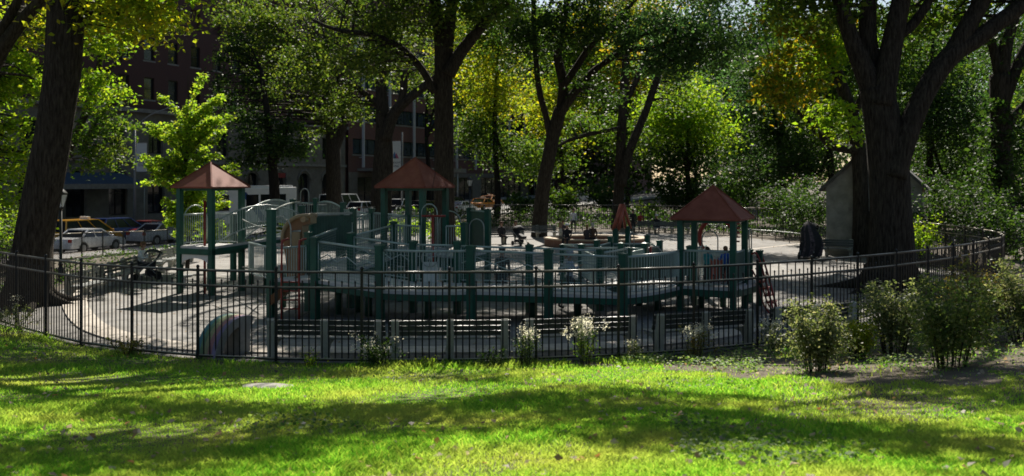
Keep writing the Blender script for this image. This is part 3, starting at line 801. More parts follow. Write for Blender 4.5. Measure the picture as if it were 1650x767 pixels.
# tan climbing shell: a rolled top edge over an upright curved body
ol = [(455, 388), (456, 376), (461, 364), (469, 355), (478, 350), (488, 347.5), (500, 347.5), (500, 360), (487, 364), (487, 448), (463, 450), (460, 420), (458, 398)]
q0 = [P(x, y, 28.0) for x, y in ol]; dv = VV * .3
mb = MB(); k = len(q0); c0 = sum(q0, Vector()) / k
mb.add([p for p in q0] + [p + dv for p in q0], [(i, (i + 1) % k, k + (i + 1) % k, k + i) for i in range(k)], 0)
mb.add(q0, [[0, 12, 11, 10, 9, 8, 7, 6, 5, 4, 3, 2, 1]], 1); mb.add([p + dv for p in q0], [[0, 1, 2, 3, 4, 5, 6, 7, 8, 9, 10, 11, 12]], 0)
part(mb, 'slide', [M['tan'], M['brownslide']])
mb = MB(); rim = [P(x, y, 27.95) for x, y in ol[:7]]; mb.tube(rim, .06, 8, sub=4); mb.tube([p + dv * 1.1 for p in rim], .06, 8, sub=4)
mb.tube([P(488, 353, 27.9), P(488, 353, 27.9) + dv * 1.2], .10, 14)
wl = [P(x, 364, 27.93) for x in (470, 487)]; mb.box((P(475.5, 410, 27.9)), (.30, .06, 1.35)); part(mb, 'slide_rim', M['tan'])
# second brown chute under the front platform
mb = MB(); path = [at(486, 27.0, .95), at(470, 26.8, .78), at(452, 26.6, .55), at(441, 26.5, .42)]; sv = []
for p in path: sv += [p + Vector((0, .35, .24)), p + Vector((0, .33, 0)), p + Vector((0, -.33, 0)), p + Vector((0, -.35, .24)), p + Vector((0, -.39, .24)), p + Vector((0, -.37, -.05)), p + Vector((0, .37, -.05)), p + Vector((0, .39, .24))]
mb.add(sv, [(i * 8 + k, i * 8 + (k + 1) % 8, i * 8 + 8 + (k + 1) % 8, i * 8 + 8 + k) for i in range(3) for k in range(8)]); part(mb, 'chute', M['brownslide'])
# green slat wall with a bright rail on top, left of the middle tower
A, B = at(500, 30.0), at(566, 31.2)
mb = MB(); k = 15
for j in range(k):
    c = A.lerp(B, (j + .5) / k); mb.box((c.x, c.y, 2.15), (.11, .03, 1.15), rz=R(8))
mb.bar(A + Vector((0, 0, 1.6)), B + Vector((0, 0, 1.6)), .04, .08); sp_ = part(mb, 'slat_panel', M['greenpanel'])
mb = MB(); mb.bar(A + Vector((0, 0, 2.79)), B + Vector((0, 0, 2.79)), .12, .07); part(mb, 'panel_rail', M['galv'], sp_)
post(A, 2.7, .14); deck([g['b2'], A, B, g['c']], [1.1, 1.3, 1.35, 1.15], .12)
# ramps: up and back to the middle tower, down and forward to the front platform
deck([g['c'], g['b2'], g['i'], g['h']], [1.1, 1.1, 1.35, 1.35], .2, name='ramp_deck'); rail(g['c'], g['h'], 1.14, 1.33, 1.06, 'mesh'); rail(g['b2'], g['i'], 1.12, 1.34, 1.04, 'mesh')
deck([g['b'], g['d'], g['f'], g['c']], [1.1, .93, .93, 1.1], .16, name='ramp_deck'); rail(g['b'], g['d'], 1.1, .93, 1.08, 'mesh', zig=3); rail(g['c'], g['f'], 1.1, .93, 1.06, 'mesh', zig=3)
# bowed front platform with a steering wheel in its back railing
mid = [g['d'].lerp(g['e'], i / 6) + Vector((0, -.22 * 4 * (i / 6) * (1 - i / 6), 0)) for i in range(7)]
deck(mid + [g['g'], g['f']], .92, .17)
rail(g['d'], g['e'], .92, .92, 1.08, bulge=.22); rail(g['f'], g['g'], .92, .92, 1.08)
wp = MB(); c = (g['f'] + g['g']) / 2 + Vector((-.15, -.1, 1.62)); wp.tube([c + Vector((.24 * cos(a), 0, .24 * sin(a))) for a in [2 * pi * i / 20 for i in range(21)]], .02, 6)
for a in (0.5, 2.6, 4.7): wp.tube([c, c + Vector((.24 * cos(a), 0, .24 * sin(a)))], .014, 5)
wp.ell(c, (.06, .03, .06), 8, 6); part(wp, 'steering_wheel', M['galv'])
wp = MB(); wp.box(c + Vector((0, .08, -.42)), (.44, .03, .62)); part(wp, 'wheel_panel', M['white'])
# middle tower platform
deck([g['h'], tc[0], tc[1], g['k']], [1.33, 1.45, 1.45, 1.33], .2); deck([tc[1], tc[2], g['l'], g['m'], g['k']], [1.5, 1.5, 1.5, 1.5, 1.4], .2)
rail(g['h'], at(680, 30.2), 1.33, 1.33, 1.07); rail(at(714, 30.2), g['k'], 1.33, 1.33, 1.07)
rail(tc[3], tc[2], 1.6, 1.6, 1.05); rail(tc[0], tc[3], 1.6, 1.6, 1.05)
rail(g['j'], tc[3], 1.65, 1.6, 1.05); rail(g['i'], g['j'], 1.6, 1.65, 1.0)
deck([g['i'], g['j'], tc[3], tc[0], g['h']], [1.55, 1.6, 1.58, 1.52, 1.38], .18)
handle(at(692, 30.3), 1.4, 1.72, .58, UU, 'greenlite', 'arch_handle')
h = MB(); c = at(697, 30.0); h.tube([Vector((c.x, c.y, 0)), Vector((c.x, c.y, 2.74))], .045, 8); h.tube([c + Vector((-.35, 0, 2.74)), c + Vector((.42, 0, 2.74))], .035, 8); part(h, 'fire_pole', M['red'])
rail(g['l'], g['m'], 1.5, 1.5, 1.32, 'solid'); handle(at(768, 31), 1.5, 1.1, .55, UU); handle(at(725, 33), 1.6, 1.2, .9, UU, 'greenlite')
# front ramp running right with zigzag rails
deck([g['e'], g['r'], g['q'], g['g']], [.92, .84, .84, .92], .17, name='ramp_deck'); deck([g['r'], g['s'], g['t'], g['q']], [.84, .74, .74, .84], .17, name='ramp_deck')
rail(g['e'], g['r'], .92, .84, 1.08, 'mesh', zig=2); rail(g['r'], g['s'], .84, .74, 1.06, 'mesh', zig=2); rail(g['g'], g['q'], .92, .84, 1.06, 'mesh', zig=2); rail(g['q'], g['t'], .84, .74, 1.06, 'mesh', zig=2)
mid = [g['s'].lerp(tr[0], i / 6) + Vector((0, -.28 * 4 * (i / 6) * (1 - i / 6), 0)) for i in range(7)]
deck(mid + [tr[3], g['u']], .75, .17)
rail(g['s'], tr[0], .75, .78, 1.04, bulge=.28)
rail(g['t'], g['u'], .72, .74, 1.0, 'mesh')
# low maze of see-through panels to the right of the middle
for a, b, s_, hh in (('v', 'w', 'mesh', 1.0), ('w', 'z', 'bars', 1.0), ('v', 'x', 'mesh', 1.0), ('x', 'y', 'solid', .95), ('y', 'ac', 'solid', .9), ('z', 'aa', 'solid', 1.0), ('aa', 'ab', 'solid', 1.0), ('u', 'aa', 'bars', 1.0), ('w', 't', 'bars', .95), ('ab', 'ac', 'mesh', .95), ('u', 'af', 'solid', .9)):
    rail(g[a], g[b], .6, .6, hh, s_)
deck([g['v'], g['w'], g['z'], g['aa'], g['ab'], g['ac'], g['y'], g['x']], .55, .18); deck([g['w'], g['t'], g['u'], g['aa'], g['z']], [.56, .7, .72, .58, .56], .16)
handle(at(1018, 34), .6, 1.4, .5, VV, 'galv'); handle(at(1055, 31.4), .6, 1.05, .5, UU, 'galv')
h = MB(); c = at(1048, 31); h.tube([Vector((c.x, c.y, .3)), Vector((c.x, c.y, 1.68))], .04, 8); part(h, 'fire_pole', M['red'])
# red A-shaped overhead bars on two green posts
a, b = at(992, 36.0), at(1012, 36.4); ap = (a + b) / 2
post(a, 2.02, .19, cap=False); post(b, 2.1, .19, cap=False)
h = MB()
for k in (-.1, .1):
    h.tube([Vector((a.x + k, a.y, 1.95)), Vector((ap.x + k * .4 + .02, ap.y, 2.95))], .075, 8); h.tube([Vector((b.x + k, b.y, 2.0)), Vector((ap.x + k * .4 + .02, ap.y, 2.95))], .06, 8)
part(h, 'overhead_bars', M['orange'])
# right tower: green side panel, roller, tunnel front, red ring and ladder
rail(tr[1], tr[2], .78, .78, 1.0, 'solid'); rail(tr[0], tr[1], .78, .78, 1.04); rail(tr[3], g['ag'], .78, .75, 1.0)
rl = MB(); a, b = tr[3].lerp(tr[2], .3), tr[3].lerp(tr[2], .95); rl.tube([Vector((a.x, a.y, 1.62)), Vector((b.x, b.y, 1.62))], .13, 14); part(rl, 'roller', M['greenlite'])
pn = MB(); pn.bar(Vector((a.x, a.y, 1.1)), Vector((b.x, b.y, 1.1)), .05, .72); part(pn, 'tunnel_panel', M['orange'])
ring = MB(); c = P(1155, 383, 29.6)
ring.tube([c + UU * .56 * cos(a) + Vector((0, 0, .6 * sin(a))) for a in [R(-38) + R(256) * i / 22 for i in range(23)]], .07, 8)
part(ring, 'climbing_ring', M['red'])
for k in range(5):
    rg = MB(); z = k * .14 - .1; rg.tube([c + UU * .42 + Vector((0, 0, z)), c + UU * .72 + Vector((0, 0, z))], .03, 6); part(rg, 'ring_rung', M['red'])
handle(c - UU * .12 - VV * .4, 1.2, 1.1, .5, UU); handle(at(1209, 29.8), .9, 1.45, .35, VV)
deck([tr[1], tr[2], g['ad'], g['ae']], .74, .18); rail(tr[2], g['ad'], .75, .75, .9, 'solid')
for k in (0, .55):
    lr = MB(); o = VV * k
    pts = [at(1211, 28.6, 1.62), at(1218, 28.5, 1.66), at(1225, 28.3, 1.4), at(1236, 27.7, .75), at(1247, 27.2, .02)]
    lr.tube([p + o for p in pts], .032, 7, sub=4); lr.tube([p + o + Vector((-.12, 0, -.5)) if p.z > .6 else p + o - Vector((.14, 0, 0)) for p in pts[1:]], .026, 7, sub=4); part(lr, 'ladder_rail', M['red'])
for i in range(4):
    q = i / 4; p = at(1225, 28.3, .8).lerp(at(1247, 27.2, .1), q); s_ = MB(); s_.box(p + VV * .27, (.2, .56, .04), rz=R(-26)); part(s_, 'ladder_step', M['red'])
# supports under the decks
for px, D, z in ((546, 27.0, .85), (578, 27.4, .85), (594, 26.6, .8), (690, 26.2, .7), (720, 29.8, 1.1), (645, 29.8, 1.1), (1060, 27.8, .55), (1030, 28.8, .55), (1130, 28.4, .55), (1165, 28.6, .55), (858, 26.2, .62), (930, 26.6, .55), (545, 34.8, 1.55), (615, 32.8, 1.3), (430, 34, 1.5), (405, 34.8, 1.5), (456, 28.5, 1.1)):
    mb = MB(); mb.tube([at(px, D), at(px, D, z)], .1, 10); part(mb, 'support_leg', M['green'])

# ------------------------------------------------------------------ benches
def make_bench(label):
    t = thing('park_bench', label, 'bench', group='concrete and slat benches of the playground')
    for x in (-1.18, 0, 1.18):
        mb = MB()
        prof = [(-.10, 0), (.06, 0), (.07, .2), (.2, .33), (.52, .36), (.53, .42), (.05, .42), (.0, .6), (-.05, .86), (-.10, .9), (-.16, .86), (-.14, .5)]
        vs = [(x - .08, y, z) for y, z in prof] + [(x + .08, y, z) for y, z in prof]; k = len(prof)
        mb.add(vs, [list(range(k)), list(reversed(range(k, 2 * k)))] + [(i, k + i, k + (i + 1) % k, (i + 1) % k) for i in range(k)])
        mb.build('bench_pier', M['concrete'], t, bevel=.012)
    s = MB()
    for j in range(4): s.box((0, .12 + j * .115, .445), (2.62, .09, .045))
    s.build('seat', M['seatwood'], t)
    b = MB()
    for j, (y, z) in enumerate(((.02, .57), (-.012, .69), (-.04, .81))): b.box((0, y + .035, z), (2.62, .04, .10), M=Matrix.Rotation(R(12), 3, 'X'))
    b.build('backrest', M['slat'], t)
    return t
bench0 = make_bench('')
first = [True]
def bench(p, rz, label):
    if first[0]:
        first[0] = False; bench0.location = p; bench0.rotation_euler = (0, 0, rz); bench0['label'] = label; return bench0
    return copy_tree(bench0, p, rz, label)
for (a, b), lab in zip([(444, 606), (636, 814), (845, 1024), (1052, 1213), (1238, 1380)],
        ['leftmost concrete-ended bench just inside the front fence, beside the rainbow arch', 'second bench from the left inside the front fence, behind the dark low bush',
         'third bench from the left inside the front fence, behind the tallest white flowers', 'fourth bench from the left inside the front fence, below the right-hand roof', 'last bench inside the front fence, mostly hidden by the big shrubs']):
    pa, pb = at(a, yf(at(a, 20).x) + .42), at(b, yf(at(b, 20).x) + .42)
    d = pb - pa; bench((pa + pb) / 2, math.atan2(d.y, d.x), lab)
for D, x, lab in ((31.4, -14.35, 'nearest bench of the left row, close to the big leaning trunk'), (34.3, -14.75, 'second bench of the left row, next to the black lamp post'), (37.3, -15.0, 'third bench of the left row, where the person in white sits'), (40.3, -15.2, 'fourth bench of the left row, behind the black stroller'), (43.3, -15.3, 'farthest bench of the left row, in line with the left roof')):
    bench(Vector((x, D, 0)), R(-90), lab)
for px, D, rz, lab in ((812, 57, 200, 'bench at the back where two people sit with a stroller, left of the brick ring'), (866, 62, 195, 'empty bench behind the left end of the brick ring'), (1046, 68.5, 182, 'left one of two far benches behind the red A-shaped bars'), (1082, 67.2, 176, 'right one of two far benches behind the red A-shaped bars'), (1332, 47.6, 150, 'bench beside the grey stone hut, behind the covered stroller')):
    bench(at(px, D, .01), R(rz), lab)

# ------------------------------------------------------------------ brick ring, rainbow arch, stone slab, hut
t = thing('brick_ring', 'low round brick ring wall with a pale stone cap where people sit', 'brick ring', at(960, 55.3))
c = Vector((0, 0, 0)); mb = MB(); N = 56
rx, ry = 3.05, 2.6; th = .45
def ringpt(a, k): return Vector(((rx - k) * cos(a), (ry - k) * sin(a), 0))
vs = []; 
for i in range(N):
    a = 2 * pi * i / N
    for k, z in ((0, 0), (0, .42), (th, .42), (th, 0)): vs.append(ringpt(a, k) + Vector((0, 0, z)))
mb.add(vs, [(i * 4 + k, ((i + 1) % N) * 4 + k, ((i + 1) % N) * 4 + k + 1, i * 4 + k + 1) for i in range(N) for k in range(3)], 0); mb.build('ring_wall', M['ringbrick'], t)
mb = MB(); vs = []
for i in range(N):
    a = 2 * pi * i / N
    for k, z in ((-.05, .42), (-.05, .51), (th + .05, .51), (th + .05, .42)): vs.append(ringpt(a, k) + Vector((0, 0, z)))
mb.add(vs, [(i * 4 + k, ((i + 1) % N) * 4 + k, ((i + 1) % N) * 4 + (k + 1) % 4, i * 4 + (k + 1) % 4) for i in range(N) for k in range(4)], 0); mb.build('ring_cap', M['ringcap'], t)

RB = [pmat('stripe_teal', (.12, .28, .28), .6), pmat('stripe_green', (.20, .30, .16), .6), pmat('stripe_yellow', (.42, .38, .20), .6), pmat('stripe_rose', (.45, .20, .20), .6), pmat('stripe_violet', (.25, .19, .30), .6), pmat('arch_concrete', (.24, .235, .22), .8, bump=.2)]
t = thing('rainbow_arch', 'curved concrete arch painted in faded rainbow stripes, by the leftmost front bench', 'rainbow arch', at(379, 21.0), R(8))
mb = MB(); n = 14; W_ = .62; ro, ri = .86, .66; cx = .95
vs = []
ax = Vector((.62, .78, 0)).normalized(); sx_ = Vector((ax.y, -ax.x, 0))
def rb(a, r, s): return ax * (r * cos(a)) + Vector((0, 0, r * sin(a) * 1.0)) + sx_ * s
for i in range(n):
    a0, a1 = pi - R(108) * i / n, pi - R(108) * (i + 1) / n
    for j in range(5):
        s0, s1 = -W_ / 2 + W_ * j / 5, -W_ / 2 + W_ * (j + 1) / 5
        mb.add([rb(a0, ro, s0), rb(a0, ro, s1), rb(a1, ro, s1), rb(a1, ro, s0)], [(0, 1, 2, 3)], j, True)
    mb.add([rb(a0, ri, -W_ / 2), rb(a0, ri, W_ / 2), rb(a1, ri, W_ / 2), rb(a1, ri, -W_ / 2)], [(3, 2, 1, 0)], 5)
    for s in (-W_ / 2, W_ / 2): mb.add([rb(a0, ro, s), rb(a0, ri, s), rb(a1, ri, s), rb(a1, ro, s)], [(0, 1, 2, 3)], 5)
a1 = pi - R(108); mb.add([rb(a1, ro, -W_ / 2), rb(a1, ro, W_ / 2), rb(a1, ri, W_ / 2), rb(a1, ri, -W_ / 2)], [(0, 1, 2, 3)], 5)
# a stout leg carries the free end
mb.add([Vector((p.x, p.y, 0)) for p in (rb(pi / 2 + .25, ri, -.3), rb(pi / 2 + .25, ri, .3), rb(pi / 2 - .25, ri, .3), rb(pi / 2 - .25, ri, -.3))] + [Vector((p.x, p.y, .66)) for p in (rb(pi / 2 + .25, ri, -.3), rb(pi / 2 + .25, ri, .3), rb(pi / 2 - .25, ri, .3), rb(pi / 2 - .25, ri, -.3))], [(0, 1, 5, 4), (1, 2, 6, 5), (2, 3, 7, 6), (3, 0, 4, 7)], 5)
mb.build('painted_arch', RB, t)

t = thing('stone_slab', 'flat weathered stone slab lying in the grass', 'stone slab', gp(426, 15.6, -.03))
mb = MB(); pl = [(.44 * cos(a) * (1 + .16 * sin(3 * a + 1) + .06 * sin(7 * a)), .34 * sin(a) * (1 + .14 * cos(2 * a) + .05 * sin(5 * a))) for a in [2 * pi * i / 14 for i in range(14)]]
mb.prism(pl, -.02, .05); mb.build('slab', M['slab'], t, bevel=.015)

t = thing('stone_hut', 'small grey stone hut with a steep gable roof behind the big forked tree', 'hut', at(1412, 49.5), R(-25))
hw, hd, wh, pk = 2.3, 2.2, 3.55, 5.75
mb = MB()
mb.add([(-hw, -hd, 0), (hw, -hd, 0), (hw, -hd, wh), (0, -hd, pk), (-hw, -hd, wh), (-hw, hd, 0), (hw, hd, 0), (hw, hd, wh), (0, hd, pk), (-hw, hd, wh)],
       [(0, 1, 2, 3, 4), (9, 8, 7, 6, 5), (0, 4, 9, 5), (1, 6, 7, 2)])
mb.build('wall', M['stone'], t)
mb = MB()
for s in (-1, 1):
    a = Vector((s * (hw + .28), 0, wh - .28 * (pk - wh) / hw)); b = Vector((0, 0, pk)); nrm = Vector((s * (pk - wh), 0, hw)).normalized() * .14
    vs = [Vector((p.x, y, p.z)) + o + Vector((0, 0, .004)) for o in (Vector((0, 0, 0)), nrm) for p in (a, b) for y in (-hd - .25, hd + .25)]
    mb.add(vs, [(0, 1, 3, 2), (4, 6, 7, 5), (0, 4, 5, 1), (2, 3, 7, 6), (0, 2, 6, 4), (1, 5, 7, 3)])
mb.build('roof', M['hutroof'], t)
mb = MB(); mb.box((-.35, -hd - .02, 1.15), (1.3, .06, 2.3)); mb.build('door', M['dark'], t)
mb = MB(); mb.box((-.35, -hd - .02, 2.42), (1.7, .1, .2)); mb.box((0, -hd - .03, .12), (2 * hw + .1, .12, .24)); mb.build('lintel', M['trim'], t)

# ------------------------------------------------------------------ lamps, banners, signs
def lantern(p, label, h=3.3, lit=False):
    t = thing('park_lamp', label, 'park lamp', p)
    mb = MB(); mb.tube([(0, 0, 0), (0, 0, .5), (0, 0, .55), (0, 0, h - .55)], [.13, .11, .065, .05], 10); mb.tube([(0, 0, h - .62), (0, 0, h - .5)], [.05, .14], 10); mb.tube([(0, 0, .6), (0, 0, .68)], .1, 10); mb.build('lamp_post', M['iron'], t)
    g = MB(); vs = []
    for z, r in ((h - .5, .12), (h - .02, .25)):
        vs += [(r * cos(pi / 3 * k), r * sin(pi / 3 * k), z) for k in range(6)]
    g.add(vs, [(k, (k + 1) % 6, 6 + (k + 1) % 6, 6 + k) for k in range(6)] + [tuple(reversed(range(6)))]); g.build('lamp_glass', M['frost'], t)
    f = MB()
    for k in range(6): f.bar((.122 * cos(pi / 3 * k), .122 * sin(pi / 3 * k), h - .5), (.252 * cos(pi / 3 * k), .252 * sin(pi / 3 * k), h - .02), .025, .025)
    f.tube([(0, 0, h - .02), (0, 0, h + .05), (0, 0, h + .22), (0, 0, h + .3)], [.29, .27, .08, .03], 6); f.tube([(0, 0, h + .3), (0, 0, h + .42)], [.025, .01], 6); f.build('lamp_cap', M['iron'], t)
    return t
m = bpy.data.materials.new('frosted_lamp_glass'); m.use_nodes = True; b = m.node_tree.nodes['Principled BSDF']
b.inputs['Base Color'].default_value = (.85, .86, .85, 1); b.inputs['Roughness'].default_value = .6; b.inputs['Transmission Weight'].default_value = .35; M['frost'] = m
lantern(gp(98, 36.0), 'black park lamp post with a pale glass lantern beside the left benches', 3.35)
lantern(gp(757, 78), 'distant black park lamp post with a pale lantern, right of the middle roof', 3.9)

def text_mesh(s, size, name, mat, parent, loc, rot):
    cu = bpy.data.curves.new(name, 'FONT'); cu.body = s; cu.size = size; cu.align_x = 'CENTER'; cu.extrude = .004
    o = bpy.data.objects.new(name, cu); tmp = bpy.data.scenes.new('tmp'); tmp.collection.objects.link(o)
    tmp.view_layers[0].update(); dg = tmp.view_layers[0].depsgraph
    me = bpy.data.meshes.new_from_object(o.evaluated_get(dg)); bpy.data.objects.remove(o); bpy.data.scenes.remove(tmp)
    me.materials.clear(); me.materials.append(mat)
    ob = bpy.data.objects.new(name, me); C.objects.link(ob); ob.parent = parent; ob.location = loc; ob.rotation_euler = rot
    return ob
M['banner'] = pmat('banner_cloth', (.42, .45, .45), .7, var=.06)
M['ink'] = pmat('banner_ink', (.03, .04, .07), .7, var=.1); M['inkblue'] = pmat('banner_blue', (.03, .10, .24), .7, var=.1); M['inkrose'] = pmat('banner_rose', (.28, .06, .13), .7, var=.1)
def banner_pole(p, label, zb, hb, wb, hpole, arm=True, side=1):
    t = thing('banner_pole', label, 'banner pole', p)
    mb = MB(); mb.tube([(0, 0, 0), (0, 0, hpole)], [.13, .08], 10); mb.tube([(0, 0, 0), (0, 0, .6)], .2, 10); mb.build('pole', M['galv2'], t)
    if arm:
        a = MB(); a.tube([(0, 0, hpole - .1), (1.2, 0, hpole + .8), (2.6, 0, hpole + 1.35)], .05, 7, sub=4); a.build('lamp_arm', M['galv2'], t)
        a = MB(); a.ell((3.0, 0, hpole + 1.4), (.45, .18, .11), 10, 6); a.build('lamp_head', M['galv'], t)
    b = MB(); x0 = .14 * side; x1 = x0 + wb * side; b.box(((x0 + x1) / 2, 0, zb + hb / 2), (wb, .025, hb)); bn = b.build('banner', M['banner'], t)
    k = MB()
    for z in (zb - .03, zb + hb + .03): k.tube([(0, 0, z), (x1, 0, z)], .025, 6)
    k.build('banner_bracket', M['galv2'], t)
    cx = (x0 + x1) / 2
    # emblem: overlapping pointed peaks above two lines of lettering
    e = MB(); z = zb + hb * .46; s = wb * .34
    e.add([(cx - s, -.018, z), (cx + s * .35, -.018, z), (cx - s * .2, -.018, z + s * 1.9)], [(0, 1, 2)], 0); e.add([(cx - s * .35, -.021, z), (cx + s, -.021, z), (cx + s * .25, -.021, z + s * 1.5)], [(0, 1, 2)], 1)
    e.add([(cx - s * .35, -.024, z), (cx + s * .35, -.024, z), (cx, -.024, z + s * .9)], [(0, 1, 2)], 2)
    e.build('emblem', [M['inkblue'], M['inkrose'], M['ink']], bn)
    text_mesh('Mount', wb * .36, 'lettering', M['ink'], bn, (cx, -.02, zb + hb * .30), (R(90), 0, 0))
    text_mesh('Sinai', wb * .36, 'lettering', M['ink'], bn, (cx, -.02, zb + hb * .185), (R(90), 0, 0))
    return t
M['galv2'] = pmat('dull_grey_pole', (.16, .17, .175), .5, metal=.3, var=.1)
pb = at(217, 71); pb.z = -.55
banner_pole(pb, 'tall street lamp pole with a pale hanging banner left of the bright green sapling', 5.1, 2.15, .78, 8.6)
pb = at(648, 98); pb.z = -.55
banner_pole(pb, 'street pole with a pale banner just left of the middle roof peak', 5.2, 3.3, 1.15, 9.5, arm=False, side=-1)
t = thing('street_sign', 'small red sign on a thin dark post in front of the stone arches', 'sign', street(38, 16.2, -.47), R(-10))
mb = MB(); mb.tube([(0, 0, 0), (0, 0, 4.6)], .05, 8); mb.build('post', M['iron'], t); mb = MB(); mb.box((-.45, 0, 4.3), (.85, .04, .5)); mb.build('sign_board', M['red'], t)

# ------------------------------------------------------------------ vehicles
def paint(name, col, rough=.25, metal=0.0):
    m = pmat('paint_' + name, col, rough, metal, var=.06, scale=2); b = m.node_tree.nodes['Principled BSDF']; b.inputs['Coat Weight'].default_value = .6; b.inputs['Coat Roughness'].default_value = .08; return m
KIND = { # L, W, body profile (x,z) rear->front over the top, cabin (rear base, rear top, front top, front base), roof z, belt z
 'sedan': (4.7, 1.82, [(-2.33, .32), (-2.36, .62), (-2.28, .90), (-1.65, .97), (1.0, .95), (1.9, .84), (2.25, .70), (2.34, .5), (2.3, .3)], (-1.55, -.85, .35, 1.15), 1.45, .93),
 'suv': (4.75, 1.9, [(-2.33, .36), (-2.36, .7), (-2.3, 1.08), (-2.0, 1.1), (1.05, 1.06), (2.0, .98), (2.28, .82), (2.36, .55), (2.3, .36)], (-2.24, -1.85, .15, 1.15), 1.75, 1.05),
 'van': (4.75, 1.86, [(-2.33, .34), (-2.36, .75), (-2.32, 1.1), (-2.0, 1.12), (1.35, 1.08), (2.1, .92), (2.32, .72), (2.36, .5), (2.3, .34)], (-2.3, -2.15, .45, 1.55), 1.86, 1.07),
 'pickup': (5.6, 1.98, [(-2.75, .45), (-2.8, .8), (-2.78, 1.12), (-.7, 1.13), (1.2, 1.12), (2.45, 1.06), (2.7, .9), (2.8, .6), (2.72, .42)], (-.75, -.55, .65, 1.3), 1.88, 1.1),
 'bigvan': (5.9, 2.05, [(-2.9, .4), (-2.95, .9), (-2.93, 1.3), (-2.6, 1.32), (1.75, 1.28), (2.55, 1.1), (2.85, .9), (2.95, .6), (2.88, .4)], (-2.92, -2.85, 1.2, 1.95), 2.5, 1.28),
}
def vehicle(name, label, cat, kind, col, p, heading, group, sign=None):
    L, Wd, prof, cab, rz_, bz = KIND[kind]; hw = Wd / 2
    t = thing(name, label, cat, p, heading, group)
    axf, axr, wr = L * .305, -L * .29, .33 if kind in ('sedan',) else .37
    # body side outline with wheel arches cut along the bottom
    bot = []
    for ax in (axf, axr): bot += [(ax + (wr + .06) * cos(q), max(.3, .02 + wr + (wr + .06) * sin(q) - .02)) for q in [pi * i / 8 for i in range(9)]]
    pr = prof + bot; k = len(pr); mb = MB()
    def hwz(z): return hw * (1.0 if .4 < z < .85 else .955)
    for s in (1, -1):
        vs = [(x, s * hwz(z), z) for x, z in pr]; f = list(range(k)); mb.add(vs, [f if s < 0 else f[::-1]], 0)
    vs = [(x, -hwz(z), z) for x, z in pr] + [(x, hwz(z), z) for x, z in pr]
    mb.add(vs, [(i, (i + 1) % k, k + (i + 1) % k, k + i) for i in range(k)], 0, False)
    mb.build('body', col, t)
    a, b, c, d = cab; iw = hw * .80; ow = hw * .945
    lo = [(a, -ow, bz), (d, -ow, bz), (d, ow, bz), (a, ow, bz)]; hi = [(b, -iw, rz_ - .05), (c, -iw, rz_ - .05), (c, iw, rz_ - .05), (b, iw, rz_ - .05)]
    g = MB(); g.add(lo + hi, [(0, 1, 5, 4), (1, 2, 6, 5), (2, 3, 7, 6), (3, 0, 4, 7)]); g.build('window', M['glassd'], t)
    r = MB(); r.prism([(p_[0] - .03 if i in (0, 3) else p_[0] + .03, p_[1] * 1.02) for i, p_ in enumerate(hi)], rz_ - .06, rz_)
    L4 = [Vector(q) for q in lo]; H4 = [Vector(q) for q in hi]
    for i in range(4): r.bar(L4[i], H4[i], .09, .07)
    for s in (-1, 1):
        for u in ((.42,) if kind in ('sedan', 'pickup') else (.33, .64)):
            l = Vector((a + (d - a) * (u + .04), s * ow * 1.004, bz)); h_ = Vector((b + (c - b) * u, s * iw * 1.004, rz_ - .05)); r.bar(l, h_, .08, .03)
    r.build('roof', col, t)
    for ax in (axf, axr):
        for s in (-1, 1):
            w_ = MB(); y = s * (hw - .12)
            w_.tube([(ax, y - .11, wr), (ax, y - .1, wr), (ax, y + .1, wr), (ax, y + .11, wr)], [wr - .03, wr, wr, wr - .03], 18)
            wo = w_.build('wheel', M['tyre'], t)
            rm = MB(); rm.tube([(ax, y + s * .09, wr), (ax, y + s * .118, wr)], [wr * .66, wr * .6], 12); rm.build('rim', M['rim'], wo)
    for s in (-1, 1):
        h_ = MB(); x, z = prof[-3][0], prof[-3][1]; h_.box((x - .02, s * hw * .74, z), (.16, .34, .13)); h_.build('headlight', M['lampglass'], t)
        h_ = MB(); x, z = prof[2][0], prof[2][1]; h_.box((x - .02, s * hw * .8, z - .1), (.12, .24, .2)); h_.build('taillight', M['tail'], t)
        h_ = MB(); h_.ell((d - .15, s * (hw + .08), bz + .06), (.09, .1, .07), 8, 5); h_.build('wing_mirror', col, t)
    bp = MB()
    for x in (prof[0][0] - .02, prof[-1][0] + .03): bp.box((x, 0, .42), (.12, Wd * .94, .2))
    bp.build('bumper', col if kind != 'pickup' else M['chrome'], t)
    if sign:
        s_ = MB(); s_.prism([(-.12, -.35), (.12, -.35), (.12, .35), (-.12, .35)], rz_, rz_ + .17); s_.build('roof_sign', sign, t)
    return t
PT = {k: paint(k, c) for k, c in {'white': (.72, .73, .74), 'silver': (.42, .43, .45), 'yellow': (.62, .30, .015), 'blue': (.02, .06, .22), 'black': (.012, .012, .014), 'grey': (.12, .125, .13), 'red': (.25, .02, .02), 'orange': (.62, .22, .02)}.items()}
SH = math.atan2(ST_D.y, ST_D.x)
def car_at(name, label, cat, kind, colr, px, s, heading=0.0, group='cars on the street', sign=None, dz=0.0):
    """column in the photo + distance across the street -> the place along it"""
    k = (px - 825) / FPX; o = ST_A + ST_N * s; t = (k * o.y - o.x) / (ST_D.x - k * ST_D.y)
    p = street(t, s, -.6 + dz)
    return vehicle(name, label, cat, kind, PT[colr], p, SH + heading, group, sign)
car_at('parked_car', 'white sedan parked at the near kerb behind the left benches', 'car', 'sedan', 'white', 142, 1.3, R(8))
car_at('taxi', 'yellow taxi van standing behind the white sedan', 'taxi', 'van', 'yellow', 137, 4.4, R(2), 'taxis on the street', M['white'])
car_at('parked_car', 'dark blue estate car in front of the blue awning', 'car', 'suv', 'blue', 196, 5.4, R(-3))
